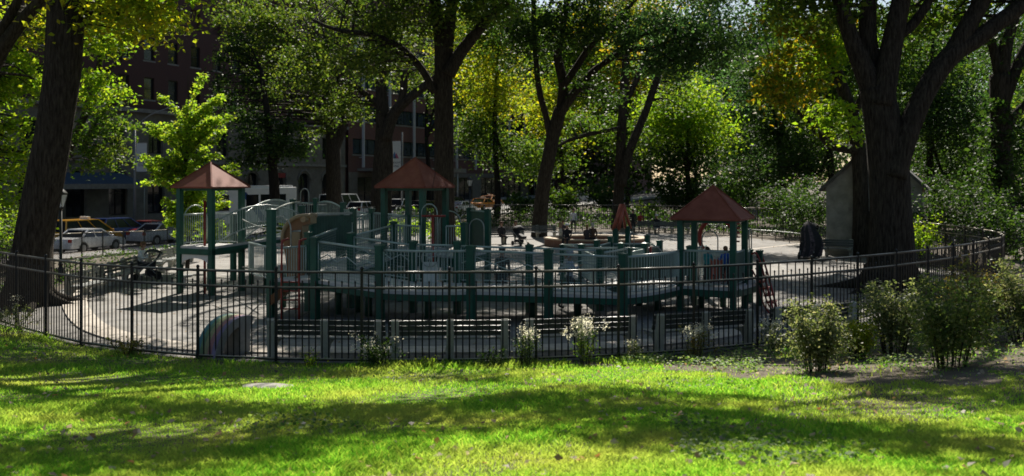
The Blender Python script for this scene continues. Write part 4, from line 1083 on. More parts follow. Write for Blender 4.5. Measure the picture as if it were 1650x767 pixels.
car_at('parked_car', 'silver sedan partly hidden by the bright green sapling', 'car', 'sedan', 'silver', 262, 1.5)
car_at('parked_car', 'dark red sedan between the blue estate car and the sapling', 'car', 'sedan', 'red', 246, 4.6)
car_at('parked_car', 'dark sedan at the very left edge behind the leaning trunk', 'car', 'sedan', 'black', 6, 1.4)
car_at('parked_car', 'grey hatch-backed car above the arched green railing', 'car', 'suv', 'grey', 520, 6.0)
car_at('parked_car', 'white van with square windows left of the middle tower', 'van', 'bigvan', 'white', 553, 9.0, group='vans on the street')
car_at('parked_car', 'pale jeep in front of the white van, left of the middle tower', 'car', 'suv', 'white', 590, 6.2)
car_at('parked_car', 'white pickup truck seen under the middle roof', 'pickup truck', 'pickup', 'white', 645, 5.0, R(180))
car_at('parked_car', 'silver sedan below the white pickup truck under the middle roof', 'car', 'sedan', 'silver', 638, 1.4)
car_at('parked_car', 'black car between the posts under the middle roof', 'car', 'suv', 'black', 690, 1.6)
car_at('parked_car', 'white sedan right beside the middle roof, near the distant lamp', 'car', 'sedan', 'white', 742, 1.3)
car_at('taxi', 'orange-yellow taxi right of the distant park lamp', 'taxi', 'sedan', 'orange', 778, 3.2, 0, 'taxis on the street', M['white'])
car_at('taxi', 'second yellow taxi further back, above the green solid panel', 'taxi', 'sedan', 'orange', 790, 7.0, 0, 'taxis on the street', M['white'])
car_at('parked_car', 'dark car above the white sedan by the distant lamp', 'car', 'suv', 'black', 733, 4.8)
car_at('parked_car', 'white car far down the street, left of the standing man', 'car', 'suv', 'white', 893, 1.0)
car_at('parked_car', 'silver car far down the street behind the standing man', 'car', 'suv', 'silver', 930, 1.0)
# long white bus
def street_px(px, s, z=-.6):
    k = (px - 825) / FPX; o = ST_A + ST_N * s; return street((k * o.y - o.x) / (ST_D.x - k * ST_D.y), s, z)
bt = thing('street_bus', 'long white bus with dark windows behind the arched bridge', 'bus', street_px(388, 9.2), SH + R(-4))
mb = MB(); mb.prism([(-6.0, -1.25), (5.85, -1.25), (6.0, -1.05), (6.0, 1.05), (5.85, 1.25), (-6.0, 1.25)], -.0 + .4, 3.5); mb.build('body', PT['white'], bt, bevel=.08)
mb = MB(); mb.box((0, 0, 3.58), (11, 2.2, .18)); mb.build('roof_pod', PT['white'], bt, bevel=.03)
for s in (-1, 1):
    for k in range(6):
        x = -5.1 + k * 1.75
        if k == 2: continue
        g_ = MB(); g_.box((x, s * 1.252, 2.2), (1.5, .02, 1.35)); g_.build('window', M['glassd'], bt)
g_ = MB(); g_.box((6.004, 0, 1.95), (.02, 2.1, 1.5)); g_.build('windscreen', M['glassd'], bt)
g_ = MB(); g_.box((-6.004, 0, 2.3), (.02, 1.9, .8)); g_.build('rear_window', M['glassd'], bt)
sp = MB(); sp.add([(1.2, -1.257, .5), (2.1, -1.257, .5), (-.6, -1.257, 3.1), (-1.3, -1.257, 3.1)], [(0, 1, 2, 3)]); sp.build('painted_stripe', PT['blue'], bt)
for x in (-3.6, 4.0):
    for s in (-1, 1):
        w_ = MB(); w_.tube([(x, s * 1.02, .48), (x, s * 1.27, .48)], .48, 18); wo = w_.build('wheel', M['tyre'], bt); r_ = MB(); r_.tube([(x, s * 1.26, .48), (x, s * 1.285, .48)], .27, 12); r_.build('rim', M['rim'], wo)
# food cart with an umbrella, far down by the green awning
cloth_y = pmat('yellow_umbrella_cloth', (.30, .16, .02), .9)
ft = thing('food_cart', 'small far food cart under a yellow umbrella near the green awning', 'food cart', at(981, 118, -.1))
mb = MB(); mb.box((0, 0, .75), (1.8, 1.0, .9)); mb.build('cart_box', M['greenpanel'], ft, bevel=.03)
for x in (-.6, .6):
    w_ = MB(); w_.tube([(x, -.52, .3), (x, -.6, .3)], .3, 12); w_.build('wheel', M['tyre'], ft)
mb = MB(); mb.tube([(0, 0, 1.2), (0, 0, 2.9)], .03, 6); mb.build('pole', M['galv'], ft)
mb = MB(); n = 8; vs = [(1.35 * cos(2 * pi * k / n), 1.35 * sin(2 * pi * k / n), 2.45) for k in range(n)] + [(0, 0, 3.05), (0, 0, 3.0)]
mb.add(vs, [(k, (k + 1) % n, n) for k in range(n)] + [((k + 1) % n, k, n + 1) for k in range(n)]); mb.build('umbrella_cloth', cloth_y, ft)
mb = MB(); mb.box((.2, -.53, .95), (.9, .03, .4)); mb.build('cart_sign', PT['blue'], ft)

# ------------------------------------------------------------------ people
MSK = {'skin': pmat('skin', (.36, .21, .145), .55, var=.06), 'skin2': pmat('skin_deep', (.17, .09, .06), .55, var=.06)}
def cloth(c): 
    k = 'cloth_%d_%d_%d' % tuple(int(x * 1000) for x in c)
    if k not in bpy.data.materials: pmat(k, c, .85, var=.22, scale=9, bump=.35, bscale=26)
    return bpy.data.materials[k]
def person(label, loc, rz, pose='stand', shirt=(.1, .1, .12), pants=(.03, .035, .05), hair=(.03, .02, .015), skin='skin', h=1.72, group=None, hat=None, arms='down', lean=0.0, shoes=(.02, .02, .02), longhair=False, turn=0.0):
    t = thing('person', label, 'person', loc, rz, group); s = h / 1.75
    J, E = {}, []
    def j(n, p, r, par=None, reg=None):
        J[n] = (Vector(p), r); 
        if par: E.append((par, n, reg))
    sit = pose == 'sit'; hz = .55 if sit else .93
    j('pelvis', (0, 0, hz), .135)
    j('waist', (0, -lean * .3, hz + .18), .125, 'pelvis', 'shirt'); j('chest', (0, -lean * .75, hz + .40), .15, 'waist', 'shirt'); j('collar', (0, -lean * .95, hz + .54), .085, 'chest', 'shirt')
    hx = -lean * 1.25; tx = .05 * turn
    j('neck', (0, hx * .9, hz + .60), .055, 'collar', 'skin'); j('jaw', (tx, hx - .03, hz + .67), .075, 'neck', 'skin'); j('face', (tx, hx - .02, hz + .745), .098, 'jaw', 'skin'); j('crown', (tx, hx, hz + .82), .07, 'face', 'skin')
    j('nose', (tx * 1.8, hx - .125, hz + .73), .018, 'face', 'skin')
    for sg, nm in ((-1, 'L'), (1, 'R')):
        a = arms if isinstance(arms, str) else arms[0 if sg < 0 else 1]
        sh = Vector((sg * .185, -lean * .85, hz + .47))
        j('sh' + nm, sh, .068, 'chest', 'shirt')
        if a == 'down': el, wr_ = sh + Vector((sg * .05, .03, -.29)), sh + Vector((sg * .04, -.06, -.54))
        elif a == 'fwd': el, wr_ = sh + Vector((sg * .04, -.12, -.26)), sh + Vector((-sg * .06, -.36, -.2))
        elif a == 'hold': el, wr_ = sh + Vector((sg * .07, -.08, -.27)), sh + Vector((-sg * .17, -.30, -.10))
        elif a == 'lap': el, wr_ = sh + Vector((sg * .06, -.05, -.27)), sh + Vector((-sg * .09, -.27, -.40))
        else: el, wr_ = sh + Vector((sg * .16, -.06, -.2)), sh + Vector((sg * .05, -.26, -.05))
        j('el' + nm, el, .047, 'sh' + nm, 'shirt'); j('wr' + nm, wr_, .032, 'el' + nm, 'shirt')
        dv = (wr_ - el).normalized(); pm = wr_ + dv * .08; j('palm' + nm, pm, .034, 'wr' + nm, 'skin')
        if sit:
            hp, kn, an, to = Vector((sg * .1, -.02, hz - .03)), Vector((sg * .13, -.45, hz - .02)), Vector((sg * .12, -.42, .09)), Vector((sg * .13, -.6, .04))
        elif pose == 'walk':
            hp, kn, an, to = Vector((sg * .1, 0, hz - .06)), Vector((sg * .11, -.16 * sg - .04, .5)), Vector((sg * .11, -.26 * sg + .06, .1)), Vector((sg * .12, -.26 * sg - .12, .04))
        else:
            hp, kn, an, to = Vector((sg * .1, 0, hz - .06)), Vector((sg * .12, -.02, .5)), Vector((sg * .125, .02, .09)), Vector((sg * .15, -.15, .04))
        j('hip' + nm, hp, .1, 'pelvis', 'pants'); j('kn' + nm, kn, .07, 'hip' + nm, 'pants'); j('an' + nm, an, .045, 'kn' + nm, 'pants'); j('toe' + nm, to, .038, 'an' + nm, 'shoes')
    names = list(J); me = bpy.data.meshes.new('body'); me.from_pydata([tuple(J[n][0]) for n in names], [(names.index(a), names.index(b)) for a, b, _ in E], [])
    o = bpy.data.objects.new('body_src', me); tmp = bpy.data.scenes.new('tmp'); tmp.collection.objects.link(o)
    md = o.modifiers.new('skin', 'SKIN'); md.use_smooth_shade = True
    if not me.skin_vertices: me.attributes.new('skin', 'FLOAT', 'POINT')
    for i, n in enumerate(names):
        sv = me.skin_vertices[0].data[i]; sv.radius = (J[n][1], J[n][1] * (.78 if n in ('waist', 'chest', 'pelvis') else 1)); sv.use_root = (n == 'pelvis')
    o.modifiers.new('sub', 'SUBSURF').levels = 1
    tmp.view_layers[0].update(); dg = tmp.view_layers[0].depsgraph
    bm_ = bpy.data.meshes.new_from_object(o.evaluated_get(dg)); bpy.data.objects.remove(o); bpy.data.scenes.remove(tmp)
    regs = ['shirt', 'pants', 'skin', 'shoes']; cols = [cloth(shirt), cloth(pants), MSK[skin], cloth(shoes)]
    V_ = [tuple(v.co) for v in bm_.vertices]; F_ = [tuple(p.vertices) for p in bm_.polygons]
    mb = MB(); mb.v = V_
    segs = [(J[a][0], J[b][0], rg) for a, b, rg in E]
    for f in F_:
        c = sum((Vector(V_[i]) for i in f), Vector()) / len(f); best, br = 9, 'shirt'
        for p, q, rg in segs:
            d = q - p; u = max(0, min(1, (c - p).dot(d) / max(1e-9, d.length_squared))); dd = (c - p - d * u).length
            if dd < best: best, br = dd, rg
        mb.f.append(list(f)); mb.m.append(regs.index(br)); mb.s.append(True)
    # fingers and thumb, rooted inside each palm
    for nm, sg in (('L', -1), ('R', 1)):
        pm = J['palm' + nm][0]; dv = (pm - J['wr' + nm][0]).normalized(); sd_ = dv.cross(Vector((0, 0, 1))); sd_ = sd_.normalized() if sd_.length > .2 else Vector((0, 1, 0)); dn = dv.cross(sd_)
        for k in range(4):
            ln = (.07, .082, .076, .06)[k]; b0 = pm + sd_ * (k - 1.5) * .017 + dv * .015
            mb.tube([b0, b0 + dv * ln * .55 + dn * .006, b0 + dv * ln * .9 + dn * .022], [.0095, .0085, .006], 5, mi=2)
        b0 = pm - sd_ * .03 - dv * .02; mb.tube([b0, b0 - sd_ * .025 + dv * .03, b0 - sd_ * .02 + dv * .055], [.011, .009, .007], 5, mi=2)
    fc = J['face'][0]
    for sg in (-1, 1):
        mb.ell(fc + Vector((sg * .036, -.086, .012)), (.012, .008, .008), 6, 4, mi=3); mb.ell(fc + Vector((sg * .098, .012, -.01)), (.014, .024, .034), 6, 4, mi=2)
    mb.box(fc + Vector((0, -.094, -.058)), (.045, .012, .008), mi=2)
    mb.build('body', cols, t)
    hm = MB()
    if hat: hm.ell(fc + Vector((0, .0, .035)), (.118, .125, .12), 14, 8, zmin=-.15); hm.ell(fc + Vector((0, -.02, .03)), (.13, .16, .012), 14, 4)
    else: hm.ell(fc + Vector((0, .018, .03)), (.112, .116, .115), 14, 8, zmin=-.25); hm.ell(fc + Vector((0, .045, -.02)), (.098, .09, .115 if not longhair else .22), 12, 8)
    hm.build('hat' if hat else 'hair', cloth(hat if hat else hair), t)
    t.scale = (s, s, s)
    return t
person('man standing in a pale shirt and dark trousers by the far fence', at(924, 69, .01), R(5), 'stand', (.55, .56, .6), (.03, .03, .04), arms='down', h=1.74)
pm = person('man in a pale blue jacket and dark jeans carrying a child behind the ramp', at(918, 26.9 + 1.2, .012), R(70), 'walk', (.36, .42, .55), (.025, .03, .05), hair=(.35, .36, .4), arms='hold', h=1.74)
p = at(912, 27.95, 1.02); cp = person('small child in white held in the arms of the man in the blue jacket', p, R(-80), 'sit', (.6, .6, .62), (.45, .46, .5), hair=(.2, .1, .05), arms='fwd', h=.82)
person('person in a dark top standing behind the green panel, trouser legs seen below the ramp', at(809, 29.6, .012), R(-15), 'stand', (.06, .055, .05), (.025, .022, .025), hair=(.02, .015, .012), arms='down', h=1.72)
gp_ = 'people sitting on and by the brick ring'
person('woman in a cream coat sitting on the left end of the brick ring', at(903, 53.6, .06), R(75), 'sit', (.5, .46, .38), (.1, .09, .08), hair=(.22, .15, .08), group=gp_, arms='lap', longhair=True, h=1.7)
person('person in a black coat and white hat sitting on the front of the brick ring', at(914, 52.4, .06), R(-20), 'sit', (.015, .016, .022), (.02, .02, .025), hat=(.75, .75, .76), group=gp_, arms='lap', h=1.72)
person('child in dark clothes standing behind the woman in the cream coat', at(907, 56.4, .01), R(20), 'stand', (.06, .05, .06), (.05, .05, .06), hair=(.12, .06, .03), group=gp_, arms='fwd', h=1.4)
person('person with grey hair and a brown jacket sitting by the middle of the brick ring', at(955, 53.0, .06), R(165), 'sit', (.09, .05, .035), (.02, .02, .03), hair=(.42, .4, .38), group=gp_, arms='lap', h=1.72)
person('fair haired person in dark clothes beside the grey haired person on the brick ring', at(946, 53.0, .06), R(150), 'sit', (.05, .045, .05), (.03, .03, .05), hair=(.25, .16, .07), group=gp_, arms='lap', h=1.62)
gb = 'people resting on the benches'
person('person in dark clothes sitting on the back bench left of the black stroller', at(808, 56.4, .0), R(20), 'sit', (.03, .028, .03), (.02, .02, .025), hair=(.1, .045, .03), group=gb, arms='lap', h=1.72)
person('person in brown sitting on the back bench behind the black stroller', at(831, 57.6, .0), R(10), 'sit', (.08, .055, .05), (.03, .03, .03), hair=(.06, .03, .02), group=gb, arms='fwd', h=1.72)
person('person in black standing by the far fence right of the red bars', at(1020, 68, .01), R(10), 'stand', (.012, .012, .014), (.015, .015, .018), group='people near the far benches', h=1.7)
person('person in a red top beside the person in black by the far fence', at(1032, 69.2, .01), R(-20), 'stand', (.3, .03, .03), (.03, .03, .04), group='people near the far benches', h=1.5)
person('person in a black coat with a white collar on the far bench', at(1058, 67.4, .0), R(-5), 'sit', (.012, .012, .015), (.015, .015, .018), hat=(.6, .6, .62), group='people near the far benches', h=1.74)
person('person in a white top sitting on the left bench facing the stroller', at(226, 37.3, .02) + Vector((0, 0, 0)), R(80), 'sit', (.72, .72, .72), (.03, .035, .05), hair=(.16, .08, .04), arms='fwd', group=gb, lean=.1, h=1.74)
gk = 'children on the right tower deck'
person('child in a teal jacket standing on the right tower deck', at(1140, 27.9, .785), R(150), 'stand', (.03, .26, .28), (.03, .03, .035), hair=(.04, .025, .015), group=gk, arms='fwd', h=1.08)
person('child in a bright blue jacket standing on the right tower deck', at(1169, 27.6, .785), R(200), 'stand', (.03, .12, .5), (.03, .03, .035), hair=(.16, .08, .04), group=gk, arms='fwd', h=1.12)

# ------------------------------------------------------------------ strollers
M['hoodblack'] = pmat('stroller_cloth_black', (.012, .013, .018), .8, var=.3, scale=9)
M['blanket'] = pmat('checked_blanket', (.02, .02, .03), .9, scale=7, col2=(.13, .10, .12), stretch=(1, 1, 2))
def stroller(label, loc, rz, hood, wrap=None):
    t = thing('stroller', label, 'stroller', loc, rz, 'strollers')
    f = MB()
    for s in (-.24, .24):
        f.tube([(s, -.45, .12), (s, -.1, .5), (s, .35, .8), (s, .55, 1.02)], .014, 6); f.tube([(s, .38, .14), (s, .0, .58)], .014, 6)
    f.tube([(-.24, .55, 1.02), (.24, .55, 1.02)], .02, 6); f.tube([(-.24, .38, .14), (.24, .38, .14)], .012, 6); f.tube([(-.24, -.2, .4), (.24, -.2, .4)], .012, 6); f.build('frame', M['galv'], t)
    for x in (-.27, .27):
        for y, r in ((-.45, .11), (.38, .14)):
            w_ = MB(); w_.tube([(x - .02, y, r), (x + .02, y, r)], r, 14); w_.build('wheel', M['tyre'], t)
    b = MB(); b.prism([(-.22, -.35), (.22, -.35), (.22, .3), (-.22, .3)], [.42, .42, .5, .5], [.56, .56, .72, .72]); b.add([(-.22, .12, .5), (.22, .12, .5), (.22, .42, 1.0), (-.22, .42, 1.0), (-.22, .18, .48), (.22, .18, .48), (.22, .47, .98), (-.22, .47, .98)], [(0, 1, 2, 3), (7, 6, 5, 4), (0, 4, 5, 1), (1, 5, 6, 2), (2, 6, 7, 3), (3, 7, 4, 0)]); b.build('seat', hood, t)
    h_ = MB(); n = 8
    rows = []
    for i in range(n + 1):
        a = R(20) + R(125) * i / n; rows.append([(x, .32 - .48 * cos(a - R(20)) * .95 + .0, .78 + .42 * sin(a) * (1 - .25 * (x / .25) ** 2)) for x in (-.25, -.15, 0, .15, .25)])
    vs = [p for r_ in rows for p in r_]; h_.add(vs, [(i * 5 + k, i * 5 + k + 1, i * 5 + 6 + k, i * 5 + 5 + k) for i in range(n) for k in range(4)], 0, True); h_.build('hood', hood, t)
    k_ = MB(); k_.prism([(-.2, -.1), (.2, -.1), (.2, .34), (-.2, .34)], .2, .36); k_.build('basket', M['hoodblack'], t)
    if wrap:
        w_ = MB()
        n_, hh = 40, [(.02, .50), (.18, .47), (.4, .5), (.65, .44), (.85, .38), (1.0, .27), (1.1, .17), (1.16, .05)]
        vs = []
        for z, r in hh:
            for k in range(n_):
                a = 2 * pi * k / n_; f = 1 + (.16 * (1.1 - z)) * (sin(7 * a + z * 3) * .6 + sin(11 * a - z * 5) * .4) + .12 * sin(2 * a + z * 2.5)
                vs.append((r * f * cos(a) * .72 + .08 * sin(z * 4), r * f * sin(a) + .12 * z, .06 + z))
        w_.add(vs, [(j * n_ + k, j * n_ + (k + 1) % n_, (j + 1) * n_ + (k + 1) % n_, (j + 1) * n_ + k) for j in range(len(hh) - 1) for k in range(n_)], 0, True)
        for m_i in range(len(w_.m)): w_.m[m_i] = 0 if (m_i % n_) % 13 in (0, 1, 5, 6, 7) else 1
        w_.build('draped_blanket', [wrap, M['hoodblack']], t)
    return t
stroller('black stroller in front of the person in the white top', at(238, 36.4, .01), R(-70), M['hoodblack'])
stroller('black hooded stroller beside the back bench, left of the brick ring', at(838, 55.2, .01), R(35), M['hoodblack'])
t = stroller('tall stroller heaped with dark and checked blankets beside the stone hut', at(1304, 46.2, .01), R(-30), M['hoodblack'], M['blanket']); t.scale = (1.35, 1.35, 1.5)

# ------------------------------------------------------------------ trees
def px_path(D, pts, r_px, dz=None):
    """limb given in photo columns/rows at distance D (optionally per point); radii in photo pixels"""
    out, rr = [], []
    for i, q in enumerate(pts):
        d = q[2] if len(q) > 2 else D
        out.append(P(q[0], q[1], d)); rr.append(r_px[i] * d / FPX)
    return out, rr
def ball(px, py, D, rx, ry, rd, n, mat=None):
    c = P(px, py, D); k = D / FPX
    b = (tuple(c), (rx * k, rd, ry * k), n)
    return b + ((mat,) if mat else ())
def wb(x, y, z, rx, ry, rz, n, mat=None):
    b = ((x, y, z), (rx, ry, rz), n); return b + ((mat,) if mat else ())

SUNH = Vector((sin(R(SUN_AZ)), cos(R(SUN_AZ)), 0)) / math.tan(R(SUN_EL))
def shade(px, py, z, rx, ry, n, rz=.8, mat=None):
    """a leafy bough high over the frame, placed so that it shades the ground seen at this spot"""
    D = CAM_Z * FPX / (py - HOR)
    for _ in range(8): D = (CAM_Z - gz(at(px, D).x, D)) * FPX / (py - HOR)
    g = at(px, D); c = g + SUNH * (z - gz(g.x, D)); b = ((c.x, c.y, z), (rx, ry, rz), n)
    return b + ((mat,) if mat else ())
SA = [shade(q[0], q[1], q[2], q[3] * 1.25, q[4] * 1.15, int(q[5] * 2.2)) for q in [(90, 585, 12, 2.4, 1.1, 700), (260, 590, 13, 2.0, .9, 520), (430, 600, 12.5, 1.8, .6, 420), (120, 650, 13, 1.1, .6, 200), (330, 668, 12, 1.4, .7, 320), (520, 668, 12.5, 1.2, .9, 300), (640, 690, 12, 1.3, .9, 300), (90, 735, 12, 1.7, .8, 400), (330, 740, 13, 1.6, .9, 420), (-80, 540, 14, 3, 2, 700), (170, 568, 13, 1.6, .6, 300), (360, 592, 13, 1.4, .6, 300), (490, 606, 13, 1.3, .5, 260), (700, 660, 12.5, 1.0, .6, 200)]]
SB = [shade(q[0], q[1], q[2], q[3] * 1.25, q[4] * 1.15, int(q[5] * 2.2)) for q in [(900, 650, 13, 1.5, .7, 380), (1010, 665, 13, 1.2, .7, 260), (1150, 700, 13.5, 1.4, .6, 340), (1320, 700, 13, 1.3, .5, 300), (1590, 720, 12, .9, .4, 160), (1560, 610, 13, 2.0, .9, 420), (1640, 640, 13, 1.4, .8, 300), (1460, 560, 14, 1.4, .8, 300), (760, 610, 14, 1.0, .4, 130)]]
SD = [shade(*q[:5], int(q[5] * 2.5), 1.0) for q in [(500, 520, 16, 1.6, 1.6, 520), (590, 500, 18, 2.0, 2.0, 800), (600, 560, 15, 2.2, 1.0, 560), (690, 520, 17, 2.2, 2.0, 900), (780, 545, 16, 2.4, 1.5, 900), (800, 490, 18, 2.2, 2.0, 900), (890, 530, 16.5, 1.8, 1.2, 600), (760, 440, 19, 2.4, 3.0, 1000), (640, 445, 18, 2.0, 2.6, 700), (860, 420, 19, 2.4, 3.0, 900), (480, 430, 17, 1.6, 2.0, 400), (480, 548, 15, 1.6, .7, 300), (560, 574, 13.5, 1.5, .5, 300), (650, 574, 13.5, 1.5, .5, 300), (740, 574, 13.5, 1.5, .5, 300), (830, 574, 13.5, 1.5, .5, 300), (920, 574, 13.5, 1.5, .5, 300), (560, 543, 16, 1.6, .8, 340), (680, 556, 15, 2.0, .7, 400), (860, 552, 15, 2.0, .7, 400), (940, 546, 15.5, 1.8, .8, 360)]]
SC = [shade(*q[:5], int(q[5] * 2.4), 1.0) for q in [(980, 520, 17, 2.2, 1.7, 900), (1010, 570, 13.5, 1.5, .5, 300), (1100, 568, 13.5, 1.5, .5, 300), (1190, 560, 13.5, 1.5, .5, 300), (1040, 546, 15, 1.8, .7, 340), (1130, 544, 15, 1.8, .8, 340), (1080, 530, 16, 2.2, 1.5, 900), (1180, 520, 16, 2.2, 1.4, 900), (1010, 460, 19, 2.4, 2.4, 900), (1130, 455, 18, 2.4, 2.4, 1000), (1240, 460, 17, 2.2, 2.2, 900), (1340, 470, 16, 2.2, 2.0, 900), (1430, 480, 15, 2.5, 2.0, 800), (1320, 420, 18, 3.0, 3.0, 900), (1530, 450, 17, 2.6, 2.4, 900), (960, 415, 19, 2.0, 3.0, 600)]]
def roots(c, r, n=8, L=1.3):
    out = []
    for i in range(n):
        a = 2 * pi * i / n + random.uniform(-.25, .25); q = random.uniform(.75, 1.25); d = Vector((cos(a), sin(a), 0)); s_ = Vector((-sin(a), cos(a), 0)) * random.uniform(-.25, .25)
        out.append(([c + d * r * .72 + Vector((0, 0, .75 * q)), c + d * r * 1.02 + Vector((0, 0, .28)), c + d * (r + .45 * L * q) + s_ * .5 + Vector((0, 0, .07)), c + d * (r + L * q) + s_ + Vector((0, 0, -.06))], [.20, .22, .13, .04]))
    return out
tree('leaning_tree', 'massive leaning dark trunk at the left edge of the playground', at(46, 29), [
    px_path(29, [(44, 496), (47, 470), (52, 400), (66, 320), (80, 250), (90, 190), (101, 110), (105, 40), (106, -30), (112, -140), (118, -260)], [44, 36, 30, 28, 28, 27.5, 28, 28, 26, 22, 16]),
    px_path(29, [(106, -40), (140, -110), (220, -190, 27.5), (300, -260, 26)], [16, 13, 9, 5]), px_path(29, [(104, -60), (60, -160), (-30, -260, 30)], [18, 13, 6]), px_path(29, [(112, -140), (130, -260, 31), (140, -420, 33)], [18, 14, 6]), ([P(106, -100, 29), Vector((-11, 28, 11)), Vector((-7, 27, 12.6)), Vector((-3.5, 25, 12.8)), Vector((0, 24.2, 12.6))], [.34, .26, .19, .12, .05]), ([P(106, -100, 29), Vector((-12.5, 26, 11)), Vector((-9.5, 22.5, 12.3)), Vector((-6, 20, 12.2))], [.3, .22, .14, .06])] + roots(at(46, 29), .62),
   [ball(205, 15, 29.5, 75, 38, 1.6, 1700, 'yellow'), ball(250, -50, 29, 90, 50, 2, 700), wb(-18, 31, 14, 4.5, 4.5, 2.6, 2400), wb(-13.5, 28, 13.5, 4, 4, 2.2, 1500), wb(-16, 31, 18, 5, 5, 3, 2000), wb(-19.5, 26, 13, 3.5, 4, 2.2, 3000)] + SA,
   'bright', .2, nseg=20)
tree('forked_tree', 'huge forked tree with spreading dark limbs in front of the grey stone hut', at(1436, 33), [
    px_path(33, [(1436, 474), (1436, 455), (1437, 400), (1435, 330), (1431, 260), (1421, 190), (1411, 140)], [52, 40, 34, 31, 31.5, 28, 25]),
    px_path(33, [(1414, 160), (1392, 110), (1372, 62), (1356, 10), (1340, -70), (1310, -190)], [22, 16, 13, 12, 10, 5]),
    px_path(33.4, [(1412, 170), (1404, 110), (1398, 50), (1402, -20), (1405, -120)], [20, 16, 14, 12, 8]),
    px_path(32.8, [(1418, 170), (1430, 110), (1440, 60), (1452, 0), (1470, -90), (1480, -220)], [21, 18, 16, 15, 12, 6]),
    px_path(32.6, [(1440, 285), (1456, 232), (1478, 175), (1506, 122), (1540, 82), (1572, 64), (1612, 34), (1655, 2), (1720, -50)], [19, 18, 17, 17, 16, 14, 13, 12, 9]),
    px_path(32.6, [(1528, 96), (1556, 48), (1584, -2), (1620, -90)], [14, 14, 13, 8]), px_path(33, [(1445, 60), (1470, 40), (1492, 10), (1520, -40)], [8, 8, 7, 4]), ([P(1340, -70, 33), Vector((9.5, 31, 14)), Vector((7, 28, 14)), Vector((3.5, 25, 13.4))], [.24, .2, .13, .05]), ([P(1470, -90, 33), Vector((12, 38, 16)), Vector((9, 43, 17)), Vector((6, 47, 17.5))], [.28, .22, .15, .06])] + roots(at(1436, 33), .95, 9, 1.6),
   [ball(1290, -30, 33, 80, 45, 2, 1500), ball(1400, -110, 35, 130, 70, 3, 3200), ball(1570, -90, 33, 120, 70, 3, 3000), wb(17, 40, 16, 5.5, 5, 2.6, 4600), wb(22, 36, 16, 5, 5, 2.6, 3600), wb(13, 42, 19, 5, 5, 2.5, 3000), ball(1470, 20, 36, 45, 30, 1.2, 420), ball(1360, 20, 35, 50, 28, 1, 420), ball(1540, 20, 35.5, 60, 25, 1.4, 500)] + SB + SC,
   'mid', .22, nseg=22)
tree('slender_dark_tree', 'slimmer dark tree leaning left right behind the huge forked tree, with yellowing leaves', at(1388, 47.5), [
    px_path(47.5, [(1388, 414), (1387, 340), (1384, 260), (1377, 205), (1364, 160), (1346, 110), (1328, 60), (1310, 8), (1296, -60)], [16, 12, 11.5, 11.5, 10, 9, 8, 6, 4]),
    px_path(47, [(1380, 240), (1364, 240), (1340, 234), (1313, 210), (1290, 184), (1272, 172)], [8, 7, 6, 5, 4, 3]), px_path(47, [(1372, 190), (1400, 130), (1412, 60)], [7, 5, 3])],
   [ball(1275, 120, 45, 62, 62, 1.8, 1150, 'autumn'), ball(1330, 70, 46, 50, 50, 1.6, 900, 'bright'), ball(1295, 30, 45, 85, 38, 2, 1300, 'autumn'), ball(1250, 145, 44, 32, 24, 1.2, 420, 'autumn'), ball(1345, 190, 46, 36, 34, 1.2, 560, 'bright'), ball(1290, -50, 46, 130, 50, 3, 700)],
   'mid', .25, cr=.42)
tree('tall_central_tree', 'tall straight dark trunk right behind the middle playground roof', at(716, 55), [
    px_path(55, [(716, 400), (716, 385), (716, 300), (716, 200), (714, 130), (713, 80), (706, 30), (698, -30), (690, -130)], [23, 18, 16, 15.5, 15, 13.5, 10, 8, 5]),
    px_path(55, [(716, 110), (722, 60), (728, 10), (735, -60)], [12, 10, 9, 6]), px_path(54.5, [(722, 120), (740, 88), (766, 55), (792, 24), (830, -8), (880, -60)], [12, 10, 9, 8, 6, 4]),
    px_path(54.5, [(700, 150), (684, 118), (660, 88), (632, 68), (600, 56), (560, 51), (530, 44), (505, 32)], [6, 6, 5, 4.5, 4, 3.5, 3, 2]), ([P(698, -30, 55), Vector((-4, 50, 17)), Vector((-3, 45, 17.5)), Vector((-2, 41, 17))], [.3, .24, .15, .06]), ([P(690, -100, 55), Vector((-6, 51, 18)), Vector((-8, 46, 17)), Vector((-8, 42, 16))], [.3, .2, .12, .05])],
   [ball(650, 25, 54, 70, 40, 2, 1500, 'olive'), ball(590, 95, 53, 60, 34, 1.8, 1000, 'olive'), ball(790, 5, 53, 80, 32, 2, 1300), ball(700, -60, 54, 150, 60, 4, 3600), wb(-4, 50, 17, 6, 5.5, 3, 5200), wb(2, 53, 19, 5.5, 5, 3, 4200), wb(-7, 56, 19, 4.5, 5, 3, 3600)] + SD,
   'mid', .24)
tree('forked_street_tree', 'dark tree forking low behind the left side of the middle roof', at(616, 72), [
    px_path(72, [(614, 376), (614, 360), (615, 310), (618, 262), (618, 205), (614, 150), (616, 115), (624, 80)], [20, 17, 17, 16, 13, 9, 7, 5]),
    px_path(71.5, [(620, 225), (634, 185), (655, 162), (688, 136), (720, 110)], [10, 9, 8, 7, 4]), px_path(71.5, [(645, 172), (650, 145), (652, 120), (662, 112)], [6, 6, 5, 4]), px_path(72, [(612, 170), (560, 132), (530, 138), (508, 141)], [5, 4, 3.5, 2])],
   [ball(600, 50, 73, 90, 52, 3.5, 2600), ball(500, 110, 71, 75, 60, 3, 2300), ball(560, 165, 72, 52, 30, 2, 900), ball(660, 110, 74, 50, 46, 2.5, 1100), ball(560, -30, 73, 130, 50, 4, 2600)],
   'olive', .27)
